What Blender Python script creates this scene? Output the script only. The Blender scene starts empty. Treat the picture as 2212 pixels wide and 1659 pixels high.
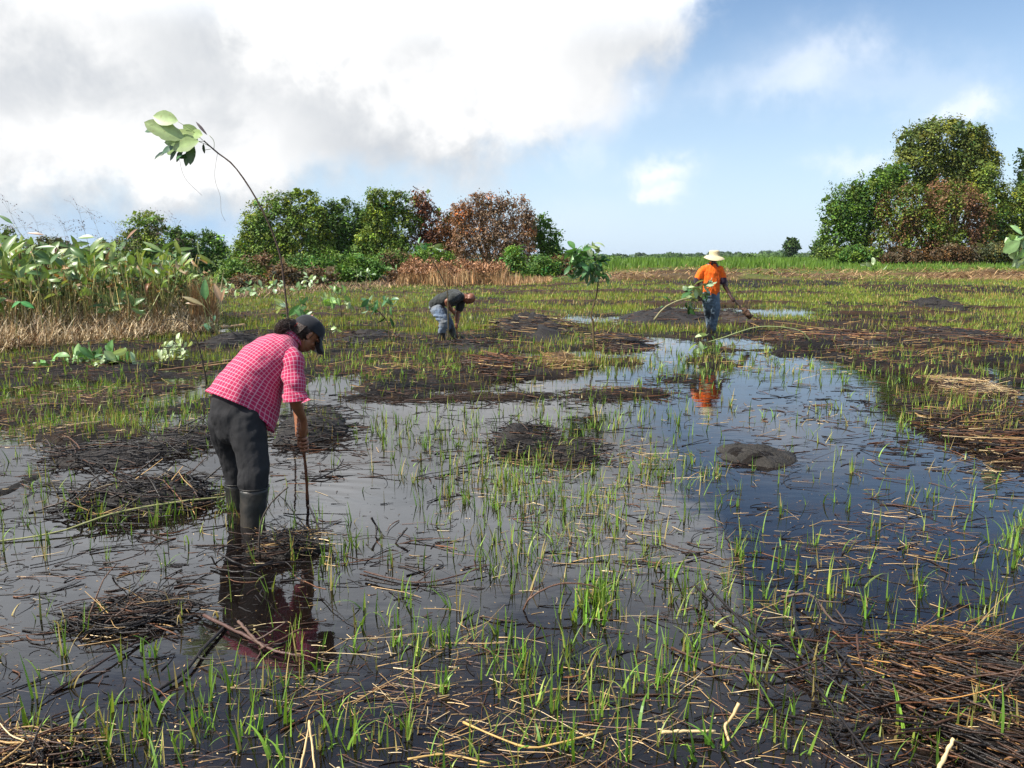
import bpy, bmesh, math, random
import numpy as np
from mathutils import Vector, Matrix

SC = bpy.context.scene
COL = SC.collection
R = math.radians
# ---------------------------------------------------------------- camera
# picture coordinates used below are those of a 2212 x 1659 picture
CU, CV, FOC, CAMH, HOR = 1106.0, 829.5, 1680.0, 1.6, 558.0
PITCH = math.atan((CV - HOR) / FOC)
SP, CP = math.sin(PITCH), math.cos(PITCH)
cam_d = bpy.data.cameras.new('camera')
cam = bpy.data.objects.new('camera', cam_d); COL.objects.link(cam)
cam.location = (0, 0, CAMH)
cam.rotation_euler = (math.pi / 2 - PITCH, 0, 0)
cam_d.sensor_width = 36.0
cam_d.lens = 36.0 * FOC / 2212.0
cam_d.clip_start = 0.05
cam_d.clip_end = 9000
SC.camera = cam
SC.view_settings.view_transform = 'Standard'
SC.view_settings.look = 'None'
SC.view_settings.gamma = 1
SC.view_settings.exposure = 0.6
SC.render.resolution_x, SC.render.resolution_y = 1024, 768
SC.cycles.max_bounces = 8
SC.cycles.transparent_max_bounces = 16
SC.cycles.diffuse_bounces = 2
SC.cycles.glossy_bounces = 3
SC.cycles.caustics_reflective = False
SC.cycles.caustics_refractive = False

# ---------------------------------------------------------------- sun and sky
SUN_EL, SUN_AZ = R(50), R(-112)          # azimuth measured from +Y (view direction) towards +X
sdir = Vector((math.sin(SUN_AZ) * math.cos(SUN_EL), math.cos(SUN_AZ) * math.cos(SUN_EL), math.sin(SUN_EL)))
sl = bpy.data.lights.new('sun', 'SUN'); sl.energy = 5.0; sl.angle = R(0.6); sl.color = (1.0, 0.94, 0.84)
so = bpy.data.objects.new('sun', sl); COL.objects.link(so)
so.rotation_euler = sdir.to_track_quat('Z', 'Y').to_euler()

W = bpy.data.worlds.new('World'); SC.world = W; W.use_nodes = True
wt = W.node_tree; wt.nodes.clear()

class NT:
    """tiny expression helper for node trees"""
    def __init__(s, t): s.t = t
    def n(s, typ, **k):
        a = s.t.nodes.new(typ)
        for q, v in k.items(): setattr(a, q, v)
        return a
    def lk(s, a, b): s.t.links.new(a, b)
    def put(s, v, sock):
        if isinstance(v, (int, float)): sock.default_value = v
        elif isinstance(v, (tuple, list)):
            sock.default_value = v if len(v) == len(sock.default_value) else tuple(v) + (1,)
        else: s.lk(v, sock)
    def m(s, op, a, b=0.0, c=0.0, clamp=False):
        q = s.n('ShaderNodeMath', operation=op, use_clamp=clamp)
        s.put(a, q.inputs[0]); s.put(b, q.inputs[1])
        if op in ('MULTIPLY_ADD', 'SMOOTH_MIN', 'SMOOTH_MAX', 'COMPARE', 'WRAP'): s.put(c, q.inputs[2])
        return q.outputs[0]
    def mix(s, f, a, b, blend='MIX'):
        q = s.n('ShaderNodeMix', data_type='RGBA', blend_type=blend)
        s.put(f, q.inputs[0]); s.put(a, q.inputs[6]); s.put(b, q.inputs[7])
        return q.outputs[2]
    def rng(s, v, a, b, c=0.0, d=1.0, smooth=True):
        q = s.n('ShaderNodeMapRange', interpolation_type='SMOOTHSTEP' if smooth else 'LINEAR')
        s.put(v, q.inputs[0]); s.put(a, q.inputs[1]); s.put(b, q.inputs[2]); s.put(c, q.inputs[3]); s.put(d, q.inputs[4])
        return q.outputs[0]
    def noise(s, vec, scale, detail=4, rough=0.55, dist=0.0, out=0):
        q = s.n('ShaderNodeTexNoise'); s.lk(vec, q.inputs['Vector'])
        q.inputs['Scale'].default_value = scale; q.inputs['Detail'].default_value = detail
        q.inputs['Roughness'].default_value = rough; q.inputs['Distortion'].default_value = dist
        return q.outputs[out]

def azel(u, v):
    a, b = (u - CU) / FOC, -(v - CV) / FOC
    x, y, z = a, b * SP + CP, b * CP - SP
    return math.atan2(x, y), math.atan2(z, math.hypot(x, y))

w = NT(wt)
tc = w.n('ShaderNodeTexCoord').outputs['Generated']
sx = w.n('ShaderNodeSeparateXYZ'); w.lk(tc, sx.inputs[0])
az = w.m('ARCTAN2', sx.outputs[0], sx.outputs[1])
el = w.m('ARCSINE', sx.outputs[2])
sky = w.n('ShaderNodeTexSky', sky_type='NISHITA', sun_disc=False, sun_elevation=SUN_EL, sun_rotation=SUN_AZ % (2 * math.pi))
sky.air_density = 1.0; sky.dust_density = 1.0; sky.ozone_density = 1.6
# noise that displaces the outlines of the clouds
n1 = w.noise(tc, 5.0, 6, 0.6)
n2 = w.noise(tc, 13.0, 8, 0.62, 0.4)
n3 = w.noise(tc, 34.0, 5, 0.6)
nd = w.m('ADD', w.m('MULTIPLY', w.m('SUBTRACT', n1, 0.5), 0.16), w.m('MULTIPLY', w.m('SUBTRACT', n2, 0.5), 0.10))
# lower edge of the big cloud bank as a curve over azimuth
ramp = w.n('ShaderNodeValToRGB'); ramp.color_ramp.interpolation = 'EASE'
pts = [(-400, 500), (0, 468), (520, 462), (760, 425), (980, 380), (1150, 305), (1290, 235), (1420, 150), (1560, -10), (1750, -420)]
amin, amax = azel(-400, 500)[0], azel(1750, 0)[0]
els = ramp.color_ramp.elements
for i, (u, v) in enumerate(pts):
    a_, e_ = azel(u, v); pos = (a_ - amin) / (amax - amin)
    e = els[i] if i < 2 else els.new(min(1, max(0, pos)))
    e.position = min(1, max(0, pos)); e.color = (e_ + 0.1,) * 3 + (1,)
w.lk(w.rng(az, amin, amax, 0, 1, False), ramp.inputs[0])
edge = w.m('SUBTRACT', ramp.outputs[0], 0.1)
above = w.m('SUBTRACT', w.m('ADD', el, nd), edge)
bank = w.rng(above, -0.035, 0.045)
bank = w.m('MULTIPLY', bank, w.rng(w.m('ADD', el, w.m('MULTIPLY', nd, 2.0)), 0.40, 0.56, 1.0, 0.25))

gg = bpy.data.node_groups.new('blob', 'ShaderNodeTree')
for nm in ('az', 'el', 'ca', 'ce', 'ra', 're'): gg.interface.new_socket(nm, in_out='INPUT', socket_type='NodeSocketFloat')
gg.interface.new_socket('v', in_out='OUTPUT', socket_type='NodeSocketFloat')
g = NT(gg); gi = g.n('NodeGroupInput'); go = g.n('NodeGroupOutput')
dx = g.m('DIVIDE', g.m('SUBTRACT', gi.outputs[0], gi.outputs[2]), gi.outputs[4])
dy = g.m('DIVIDE', g.m('SUBTRACT', gi.outputs[1], gi.outputs[3]), gi.outputs[5])
r2 = g.m('ADD', g.m('MULTIPLY', dx, dx), g.m('MULTIPLY', dy, dy))
g.lk(g.m('EXPONENT', g.m('MULTIPLY', r2, -1.0)), go.inputs[0])
azn = w.m('ADD', az, w.m('MULTIPLY', w.m('SUBTRACT', n2, 0.5), 0.14))
eln = w.m('ADD', el, w.m('MULTIPLY', w.m('SUBTRACT', n1, 0.5), 0.12))
azn = w.m('ADD', azn, w.m('MULTIPLY', w.m('SUBTRACT', n3, 0.5), 0.05))
eln = w.m('ADD', eln, w.m('MULTIPLY', w.m('SUBTRACT', n3, 0.5), 0.045))
def blob(u, v, ru, rv):
    q = w.n('ShaderNodeGroup'); q.node_tree = gg
    a_, e_ = azel(u, v)
    w.lk(azn, q.inputs[0]); w.lk(eln, q.inputs[1])
    for i, x in enumerate((a_, e_, ru / FOC, rv / FOC)): q.inputs[2 + i].default_value = x
    return q.outputs[0]
# brightness of the bank: white masses and grey hollows
br = 0.775
for (u, v, ru, rv, k) in [(640, 40, 160, 90, .20), (1000, 230, 280, 130, .20), (560, 250, 130, 120, .17), (150, 330, 260, 80, .18),
                          (60, 60, 200, 120, .10), (330, 130, 130, 170, .06), (1130, 110, 160, 90, .10), (820, 60, 200, 60, .12), (420, 380, 240, 60, .14),
                          (450, 110, 110, 170, -.12), (1300, 60, 220, 110, -.04), (90, 230, 160, 70, -.12), (720, 250, 160, 50, -.12),
                          (620, 170, 90, 60, -.12), (760, 330, 240, 40, -.06), (900, 60, 120, 60, -.10), (1000, 340, 260, 50, -.12), (620, 430, 340, 40, -.14), (200, 470, 300, 40, -.12)]:
    br = w.m('ADD', br, w.m('MULTIPLY', blob(u, v, ru, rv), k))
br = w.m('ADD', br, w.m('MULTIPLY', w.m('SUBTRACT', n2, 0.5), 0.40))
br = w.m('ADD', br, w.m('MULTIPLY', w.m('SUBTRACT', n3, 0.5), 0.16))
br = w.m('ADD', br, w.rng(el, 0.36, 0.55, 0.0, -0.25))
cr = w.n('ShaderNodeValToRGB'); w.lk(br, cr.inputs[0])
ce = cr.color_ramp.elements
for i, (p, c) in enumerate([(0.30, (0.26, 0.31, 0.38)), (0.60, (0.50, 0.54, 0.60)), (0.80, (0.74, 0.76, 0.785)), (0.97, (1.0, 1.0, 1.0))]):
    e = ce[i] if i < 2 else ce.new(p)
    e.position = p; e.color = c + (1,)
SKYS = 0.10
cloudc = w.mix(1.0, cr.outputs[0], (1 / SKYS * .655,) * 3, 'MULTIPLY')
gain = w.rng(el, .24, .33, 1.1, 2.05); cloudc = w.mix(1.0, cloudc, gain, 'MULTIPLY')
# small separate clouds, faint, in the blue
sm = 0.0
for (u, v, ru, rv, k) in [(1440, 368, 62, 26, .7), (1425, 420, 42, 20, .6), (1770, 135, 100, 55, .42), (1640, 190, 120, 35, .25), (1990, 190, 130, 40, .16),
                          (2090, 240, 60, 24, .55), (1985, 262, 40, 18, .4), (1860, 335, 60, 20, .35), (1330, 210, 70, 40, .5), (1270, 300, 50, 60, .25), (1200, 480, 200, 60, .12),
                          (1560, 1659 - 1080 - 1110, 200, 120, .5)]:
    sm = w.m('ADD', sm, w.m('MULTIPLY', blob(u, v, ru, rv), k * 1.25))
sm = w.m('MINIMUM', sm, 0.85)
# sky colour: Nishita sky, a little deeper, with pale air low down
skc = w.mix(1.0, sky.outputs[0], (.90, .99, 1.06), 'MULTIPLY')
lowair = w.rng(el, -0.05, 0.36, 0.80, 0.0)
skc = w.mix(lowair, skc, (0.50 / SKYS, 0.62 / SKYS, 0.76 / SKYS))
skc = w.mix(w.m('MULTIPLY', blob(400, 500, 500, 45), 0.75), skc, (0.28 / SKYS, 0.42 / SKYS, 0.60 / SKYS))
skc = w.mix(sm, skc, (0.72 / SKYS, 0.75 / SKYS, 0.80 / SKYS))
skc = w.mix(bank, skc, cloudc)
bg = w.n('ShaderNodeBackground'); w.lk(skc, bg.inputs[0]); bg.inputs[1].default_value = SKYS
wo = w.n('ShaderNodeOutputWorld'); w.lk(bg.outputs[0], wo.inputs[0])

# ---------------------------------------------------------------- helpers
rs = np.random.default_rng(7)
random.seed(7)

def ray(u, v):
    a, b = (u - CU) / FOC, -(v - CV) / FOC
    return np.array([a, b * SP + CP, b * CP - SP])
def at(u, v, Y):
    d = ray(u, v); return Vector((d[0] * Y / d[1], Y, CAMH + d[2] * Y / d[1]))
def gY(v, z=0.0):
    v = np.asarray(v, float); b = -(v - CV) / FOC
    return (CAMH - z) * (b * SP + CP) / (SP - b * CP)
def gxy(u, v, z=0.0):
    u = np.asarray(u, float); v = np.asarray(v, float)
    b = -(v - CV) / FOC; Y = gY(v, z)
    return (u - CU) / FOC * Y / (b * SP + CP), Y

def tag(o, label=None, cat=None, group=None, kind=None):
    if label: o['label'] = label
    if cat: o['category'] = cat
    if group: o['group'] = group
    if kind: o['kind'] = kind
    return o
def empty(name, loc, label, cat, group=None, rz=0.0):
    o = bpy.data.objects.new(name, None); COL.objects.link(o)
    o.location = loc; o.rotation_euler = (0, 0, rz); o.empty_display_size = 0.1
    return tag(o, label, cat, group)
def mesh_obj(name, V, F, mat, parent=None, cols=None, smooth=True, uvs=None, world=True):
    """V (n,3); F: list of arrays each (m,k); cols (n,3) point colours"""
    me = bpy.data.meshes.new(name)
    V = np.asarray(V, np.float32).reshape(-1, 3)
    if isinstance(F, np.ndarray): F = [F]
    F = [np.asarray(f, np.int32) for f in F if len(f)]
    me.vertices.add(len(V)); me.vertices.foreach_set('co', V.ravel())
    nl = sum(f.size for f in F); nf = sum(len(f) for f in F)
    me.loops.add(nl); me.loops.foreach_set('vertex_index', np.concatenate([f.ravel() for f in F]))
    me.polygons.add(nf)
    st = []; c = 0
    for f in F:
        st.append(c + np.arange(len(f)) * f.shape[1]); c += f.size
    me.polygons.foreach_set('loop_start', np.concatenate(st).astype(np.int32))
    me.polygons.foreach_set('use_smooth', np.full(nf, smooth))
    if cols is not None:
        a = me.color_attributes.new('Col', 'FLOAT_COLOR', 'POINT')
        cc = np.ones((len(V), 4), np.float32); cc[:, :3] = cols
        a.data.foreach_set('color', cc.ravel())
    me.update(calc_edges=True); me.validate()
    if uvs is not None:
        ul = me.uv_layers.new(name='UV')
        li = np.zeros(len(me.loops), np.int32); me.loops.foreach_get('vertex_index', li)
        ul.data.foreach_set('uv', np.asarray(uvs, np.float32)[li].ravel())
    if mat: me.materials.append(mat)
    o = bpy.data.objects.new(name, me); COL.objects.link(o)
    if parent:
        o.parent = parent
        if world:      # coordinates were given in world space
            m = Matrix.Translation(parent.location) @ parent.rotation_euler.to_matrix().to_4x4()
            me.transform(m.inverted())
    return o

class Acc:
    """collects vertices, quads / tris and colours"""
    def __init__(s): s.V, s.F4, s.F3, s.C, s.U, s.n = [], [], [], [], [], 0
    def add(s, V, F, C=None, U=None):
        V = np.asarray(V, float).reshape(-1, 3); F = np.asarray(F, int)
        (s.F4 if F.shape[1] == 4 else s.F3).append(F + s.n)
        s.V.append(V); s.n += len(V)
        s.C.append(np.broadcast_to(np.asarray(C if C is not None else (1, 1, 1), float), V.shape))
        s.U.append(U if U is not None else np.zeros((len(V), 2)))
    def faces(s):
        out = []
        if s.F4: out.append(np.concatenate(s.F4))
        if s.F3: out.append(np.concatenate(s.F3))
        return out
    def obj(s, name, mat, parent=None, smooth=True, uv=False, world=True):
        return mesh_obj(name, np.concatenate(s.V), s.faces(), mat, parent, np.concatenate(s.C), smooth, np.concatenate(s.U) if uv else None, world)

def tubes(P, Rr, sides=5, C=None, acc=None, cap=True):
    """P (n,k,3) paths, Rr (n,k) radii -> tubes"""
    P = np.asarray(P, float); n, k, _ = P.shape
    Rr = np.broadcast_to(np.asarray(Rr, float), (n, k))
    T = np.gradient(P, axis=1); T /= np.linalg.norm(T, axis=2, keepdims=True) + 1e-9
    ref = np.zeros((n, 1, 3)); ref[..., 2] = 1
    m = np.abs(T.mean(axis=1)[:, 2]) > 0.8
    ref[m] = (1, 0.2, 0)
    A = np.cross(T, np.broadcast_to(ref, T.shape)); A /= np.linalg.norm(A, axis=2, keepdims=True) + 1e-9
    B = np.cross(T, A)
    th = np.arange(sides) * 2 * np.pi / sides
    V = P[:, :, None] + Rr[:, :, None, None] * (np.cos(th)[None, None, :, None] * A[:, :, None] + np.sin(th)[None, None, :, None] * B[:, :, None])
    idx = np.arange(n * k * sides).reshape(n, k, sides)
    a = idx[:, :-1]; b = np.roll(a, -1, axis=2); c = idx[:, 1:]; d = np.roll(c, -1, axis=2)
    F = np.stack([a, c, d, b], axis=-1).reshape(-1, 4)
    Cc = None
    if C is not None:
        C = np.asarray(C, float)
        if C.ndim == 1: Cc = np.broadcast_to(C, (n * k * sides, 3))
        elif C.ndim == 2: Cc = np.repeat(C, k * sides, axis=0)
        else: Cc = np.repeat(C.reshape(-1, 3), sides, axis=0)
    acc.add(V.reshape(-1, 3), F, Cc)
    if cap:
        # close both ends with fans (triangles)
        for e, flip in ((0, False), (k - 1, True)):
            ring = idx[:, e]
            f = np.stack([np.repeat(ring[:, :1], sides - 2, 1), ring[:, 1:-1], ring[:, 2:]], axis=-1).reshape(-1, 3)
            if flip: f = f[:, ::-1]
            acc.F3.append(f + acc.n - n * k * sides)

def blades(B, h, wd, az_, lean, bend, C, acc, seg=4, taper=1.0):
    """grass blades: B (n,3) roots; all others (n,)"""
    n = len(B); t = np.linspace(0, 1, seg + 1)
    ang = lean[:, None] + bend[:, None] * t[None] ** 1.5          # angle from vertical
    ds = h[:, None] / seg
    r = np.concatenate([np.zeros((n, 1)), np.cumsum(np.sin(ang[:, :-1]) * ds, 1)], 1)
    z = np.concatenate([np.zeros((n, 1)), np.cumsum(np.cos(ang[:, :-1]) * ds, 1)], 1)
    dx, dy = np.cos(az_)[:, None], np.sin(az_)[:, None]
    tw = az_ + np.pi / 2 + rs.normal(0, .5, n)
    px, py = np.cos(tw)[:, None], np.sin(tw)[:, None]
    ww = wd[:, None] * np.minimum(1, (1.02 - t[None]) ** (0.75 * taper) * 1.25) * (0.55 + 0.45 * np.minimum(1, t[None] * 4)) * .5
    X = B[:, 0:1] + r * dx; Y = B[:, 1:2] + r * dy; Z = B[:, 2:3] + z
    L = np.stack([X - ww * px, Y - ww * py, Z], -1); Q = np.stack([X + ww * px, Y + ww * py, Z], -1)
    V = np.stack([L, Q], 2).reshape(-1, 3)
    idx = np.arange(n * (seg + 1) * 2).reshape(n, seg + 1, 2)
    F = np.stack([idx[:, :-1, 0], idx[:, :-1, 1], idx[:, 1:, 1], idx[:, 1:, 0]], -1).reshape(-1, 4)
    acc.add(V, F, np.repeat(C, (seg + 1) * 2, axis=0))

_T = rs.random((8, 256, 256))
def vn(x, y, s=0):
    x = np.asarray(x, float); y = np.asarray(y, float)
    xi = np.floor(x).astype(int); yi = np.floor(y).astype(int); fx = x - xi; fy = y - yi
    fx = fx * fx * (3 - 2 * fx); fy = fy * fy * (3 - 2 * fy); T = _T[s % 8]
    g_ = lambda i, j: T[i & 255, j & 255]
    return (g_(xi, yi) * (1 - fx) + g_(xi + 1, yi) * fx) * (1 - fy) + (g_(xi, yi + 1) * (1 - fx) + g_(xi + 1, yi + 1) * fx) * fy
def fbm(x, y, o=4, s=0):
    r_, a_, t_ = 0, .5, 0
    for i in range(o):
        r_ = r_ + a_ * vn(x * 2 ** i + 17 * i, y * 2 ** i + 31 * i, s + i); t_ += a_; a_ *= .5
    return r_ / t_
def sstep(a, b, x):
    t = np.clip((x - a) / (b - a), 0, 1); return t * t * (3 - 2 * t)

# ---------------------------------------------------------------- materials
def mat(name):
    m = bpy.data.materials.new(name); m.use_nodes = True; m.node_tree.nodes.clear()
    q = NT(m.node_tree); return m, q
def fin(m, q, sh, disp=None):
    o = q.n('ShaderNodeOutputMaterial'); q.lk(sh, o.inputs[0]); return m
def princ(q, col, rough=0.6, **k):
    p = q.n('ShaderNodeBsdfPrincipled'); q.put(col, p.inputs['Base Color']); q.put(rough, p.inputs['Roughness'])
    for a_, b_ in k.items(): q.put(b_, p.inputs[a_])
    return p
def attr(q): return q.n('ShaderNodeAttribute', attribute_name='Col').outputs['Color']
def bumpn(q, h, dist, st=1.0):
    b = q.n('ShaderNodeBump'); b.inputs['Strength'].default_value = st; b.inputs['Distance'].default_value = dist
    q.lk(h, b.inputs['Height']); return b.outputs[0]
def oc(q): return q.n('ShaderNodeTexCoord').outputs['Object']

def mat_attr(name, rough=0.6, spec=0.4, vary=0.25, vs=8.0, trans=0.0, bump=0.0, bs=60.0, coat=0.0):
    """colour from the mesh attribute with a little noise"""
    m, q = mat(name); c = attr(q); co = oc(q)
    nz = q.noise(co, vs, 3)
    c = q.mix(1.0, c, q.mix(nz, (1 - vary,) * 3, (1 + vary,) * 3), 'MULTIPLY')
    p = princ(q, c, rough, **{'Specular IOR Level': spec})
    if coat: p.inputs['Coat Weight'].default_value = coat; p.inputs['Coat Roughness'].default_value = 0.15
    if bump: q.lk(bumpn(q, q.noise(co, bs, 4), bump), p.inputs['Normal'])
    sh = p.outputs[0]
    if trans:
        tr = q.n('ShaderNodeBsdfTranslucent'); q.lk(q.mix(1.0, c, (1.3, 1.25, .6), 'MULTIPLY'), tr.inputs[0])
        mx = q.n('ShaderNodeMixShader'); mx.inputs[0].default_value = trans
        q.lk(sh, mx.inputs[1]); q.lk(tr.outputs[0], mx.inputs[2]); sh = mx.outputs[0]
    return fin(m, q, sh)
M = {}
M['foliage'] = mat_attr('foliage', 0.55, 0.3, 0.3, 0.8, 0.22)
M['grass'] = mat_attr('grass_blade', 0.45, 0.4, 0.15, 6, 0.3)
M['straw'] = mat_attr('straw', 0.5, 0.4, 0.3, 30, 0.0)
M['char'] = mat_attr('charred_stem', 0.42, 0.35, 0.5, 40, 0.0, 0.004, 90)
M['bark'] = mat_attr('bark', 0.7, 0.3, 0.35, 12, 0.0, 0.01, 40)
M['stem'] = mat_attr('green_stem', 0.5, 0.4, 0.3, 25, 0.0, 0.002, 120)
M['mud'] = mat_attr('mud', 0.65, 0.25, 0.55, 22, 0.0, 0.02, 45)

# broad leaf, dark above and pale beneath
m, q = mat('broad_leaf'); c = attr(q); geo = q.n('ShaderNodeNewGeometry')
back = q.m('MULTIPLY', geo.outputs['Backfacing'], 0.38)
c2 = q.mix(back, c, q.mix(0.6, c, (0.50, 0.62, 0.36)))
c2 = q.mix(1.0, c2, q.mix(q.noise(oc(q), 14, 3), (.6,) * 3, (1.35,) * 3), 'MULTIPLY')
c2 = q.mix(q.rng(q.noise(oc(q), 30, 4, .7), .60, .70, 0, .7), c2, (.22, .15, .05))
p = princ(q, c2, 0.38, **{'Specular IOR Level': 0.5})
tr = q.n('ShaderNodeBsdfTranslucent'); q.lk(q.mix(1.0, c, (1.6, 1.5, .6), 'MULTIPLY'), tr.inputs[0])
mx = q.n('ShaderNodeMixShader'); mx.inputs[0].default_value = .2
q.lk(p.outputs[0], mx.inputs[1]); q.lk(tr.outputs[0], mx.inputs[2]); M['leaf'] = fin(m, q, mx.outputs[0])

# wet mud / ash ground with colour painted per vertex by what grows or lies there
m, q = mat('marsh_ground'); co = q.n('ShaderNodeNewGeometry').outputs['Position']
c = attr(q)
na = q.noise(co, 3.0, 6, .65); nb = q.noise(co, 22.0, 5, .7)
c = q.mix(1.0, c, q.mix(na, (.4,) * 3, (1.25, 1.25, 1.25)), 'MULTIPLY')
c = q.mix(q.rng(nb, .55, .75, 0, .55), c, q.mix(1.0, c, (.35, .3, .3), 'MULTIPLY'))
p = princ(q, c, q.rng(nb, .3, .7, .45, .9), **{'Specular IOR Level': .15})
q.lk(bumpn(q, q.m('ADD', na, q.m('MULTIPLY', nb, .45)), 0.05, .9), p.inputs['Normal'])
M['ground'] = fin(m, q, p.outputs[0])

# tannin-brown shallow water
m, q = mat('swamp_water'); co = q.n('ShaderNodeNewGeometry').outputs['Position']
mp = q.n('ShaderNodeMapping'); mp.inputs['Scale'].default_value = (.7, 1.6, 1); q.lk(co, mp.inputs[0])
h1 = q.noise(mp.outputs[0], 2.6, 2, .5); h2 = q.noise(mp.outputs[0], 9.0, 3, .6)
hh = q.m('ADD', q.m('MULTIPLY', h1, 1.0), q.m('MULTIPLY', h2, .22))
# rings spreading from the woman's legs
vd = q.n('ShaderNodeVectorMath', operation='DISTANCE'); q.lk(co, vd.inputs[0]); vd.inputs[1].default_value = (-1.42, 4.6, 0)
rd = q.m('ADD', vd.outputs['Value'], q.m('MULTIPLY', h1, .12))
hh = q.m('ADD', hh, q.m('MULTIPLY', q.m('MULTIPLY', q.m('SINE', q.m('MULTIPLY', rd, 42.0)), q.m('EXPONENT', q.m('MULTIPLY', rd, -1.5))), .35))
nrm = bumpn(q, hh, 0.006, .35)
fr = q.n('ShaderNodeFresnel'); fr.inputs[0].default_value = 1.5; q.lk(nrm, fr.inputs[1])
gl = q.n('ShaderNodeBsdfGlossy'); gl.inputs['Roughness'].default_value = .015; q.lk(nrm, gl.inputs['Normal']); gl.inputs[0].default_value = (.95, .97, 1, 1)
tr = q.n('ShaderNodeBsdfTransparent'); tr.inputs[0].default_value = (.36, .22, .15, 1)
df = q.n('ShaderNodeBsdfDiffuse'); df.inputs[0].default_value = (.012, .009, .008, 1)
m0 = q.n('ShaderNodeMixShader'); m0.inputs[0].default_value = .45; q.lk(tr.outputs[0], m0.inputs[1]); q.lk(df.outputs[0], m0.inputs[2])
m1 = q.n('ShaderNodeMixShader'); q.lk(q.m('MULTIPLY', fr.outputs[0], 1.0, clamp=True), m1.inputs[0]); q.lk(m0.outputs[0], m1.inputs[1]); q.lk(gl.outputs[0], m1.inputs[2])
scum = q.m('MULTIPLY', q.rng(q.noise(co, 1.3, 4, .65), .46, .68), q.rng(q.noise(co, 38, 5, .75), .42, .66))
ds = q.n('ShaderNodeBsdfDiffuse'); ds.inputs[0].default_value = (.075, .052, .036, 1)
m2 = q.n('ShaderNodeMixShader'); q.lk(q.m('MULTIPLY', scum, .42), m2.inputs[0]); q.lk(m1.outputs[0], m2.inputs[1]); q.lk(ds.outputs[0], m2.inputs[2])
M['water'] = fin(m, q, m2.outputs[0])

# ---------------------------------------------------------------- terrain
def smap(x, y): return CU + FOC * x / (y * 0.985)       # picture column of a point far enough ahead
SH = [(-900, 960), (0, 955), (250, 975), (400, 900), (600, 850), (800, 832), (980, 842), (1120, 800), (1400, 782), (1700, 775), (1850, 780), (1970, 800), (2080, 830), (2400, 862), (3300, 900)]
PATCH = [  # land in the pond: u, v, ru, rv, height
 (1635, 990, 95, 26, .07), (1130, 958, 66, 22, .07), (1230, 982, 75, 18, .05), (300, 1085, 150, 46, .05), (230, 985, 110, 18, .05), (415, 950, 60, 20, .06),
 (690, 930, 62, 30, .08), (600, 1190, 85, 26, .05), (300, 1335, 100, 36, .03), (2130, 900, 150, 60, .05), (2190, 960, 100, 70, .07),
 (2120, 1480, 190, 70, .06), (2230, 1600, 240, 130, .10), (60, 1640, 130, 50, .04), (1000, 858, 330, 9, .03), (1360, 852, 130, 9, .04),
 (1470, 822, 60, 8, .03), (1150, 800, 130, 22, .06), (900, 830, 240, 22, .05), (30, 1050, 40, 40, .02), (1850, 1560, 200, 70, -.01), (1000, 1560, 500, 60, -.03)]
POND = [  # open water behind the shore: u, v, ru, rv
 (1390, 692, 90, 12), (1430, 745, 90, 20), (1600, 742, 70, 14), (1650, 672, 120, 12), (1480, 665, 100, 8), (780, 712, 130, 9), (500, 745, 60, 12), (560, 830, 60, 22), (380, 860, 70, 22),
 (1150, 770, 80, 8), (1330, 765, 130, 10), (640, 760, 50, 10), (2150, 800, 70, 16), (1880, 690, 120, 8), (30, 880, 40, 10), (400, 800, 70, 8), (1260, 690, 60, 8), (950, 690, 60, 6)]
def ell(u, v, ru, rv):
    x, y = gxy(u, v); Ya, Yb = gY(v - rv), gY(v + rv)
    return float(x), float(y), ru * float(y) / FOC, float(Ya - Yb) / 2
PW = [ell(*p[:4]) + (p[4],) for p in PATCH]
QW = [ell(*p) for p in POND]
def strips(x, y):
    yy = y + 0.07 * x
    return fbm(x / 6.0 + 3, yy / 1.15, 3, 2) * .65 + fbm(x / 2.2, yy / .9, 3, 4) * .35
BURN = [ell(*p) for p in [(560, 745, 170, 22), (850, 790, 260, 42), (780, 735, 110, 16), (1000, 745, 160, 26), (1080, 800, 110, 24), (200, 850, 260, 60), (120, 800, 200, 18), (1150, 715, 120, 20), (1450, 697, 120, 16), (1850, 735, 330, 44), (2100, 700, 200, 18), (1330, 745, 90, 18), (2120, 780, 150, 30), (690, 850, 160, 26), (1250, 660, 90, 6), (1050, 655, 60, 5), (1900, 665, 160, 10), (1600, 628, 260, 6), (2050, 636, 220, 9)]]
def burnt(x, y):
    m_ = 0
    for (cx, cy, rx, ry) in BURN: m_ = np.maximum(m_, 1 - ((x - cx) / rx) ** 2 - ((y - cy) / ry) ** 2)
    return sstep(-.2, .5, m_ + (fbm(x * 1.1, y * 1.1, 3, 2) - .5) * 1.6)
def rise(x, y):
    u = smap(x, np.maximum(y, 1))
    side = sstep(1080, 1420, u)
    return side * 1.12 * sstep(24, 66, y)
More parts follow.
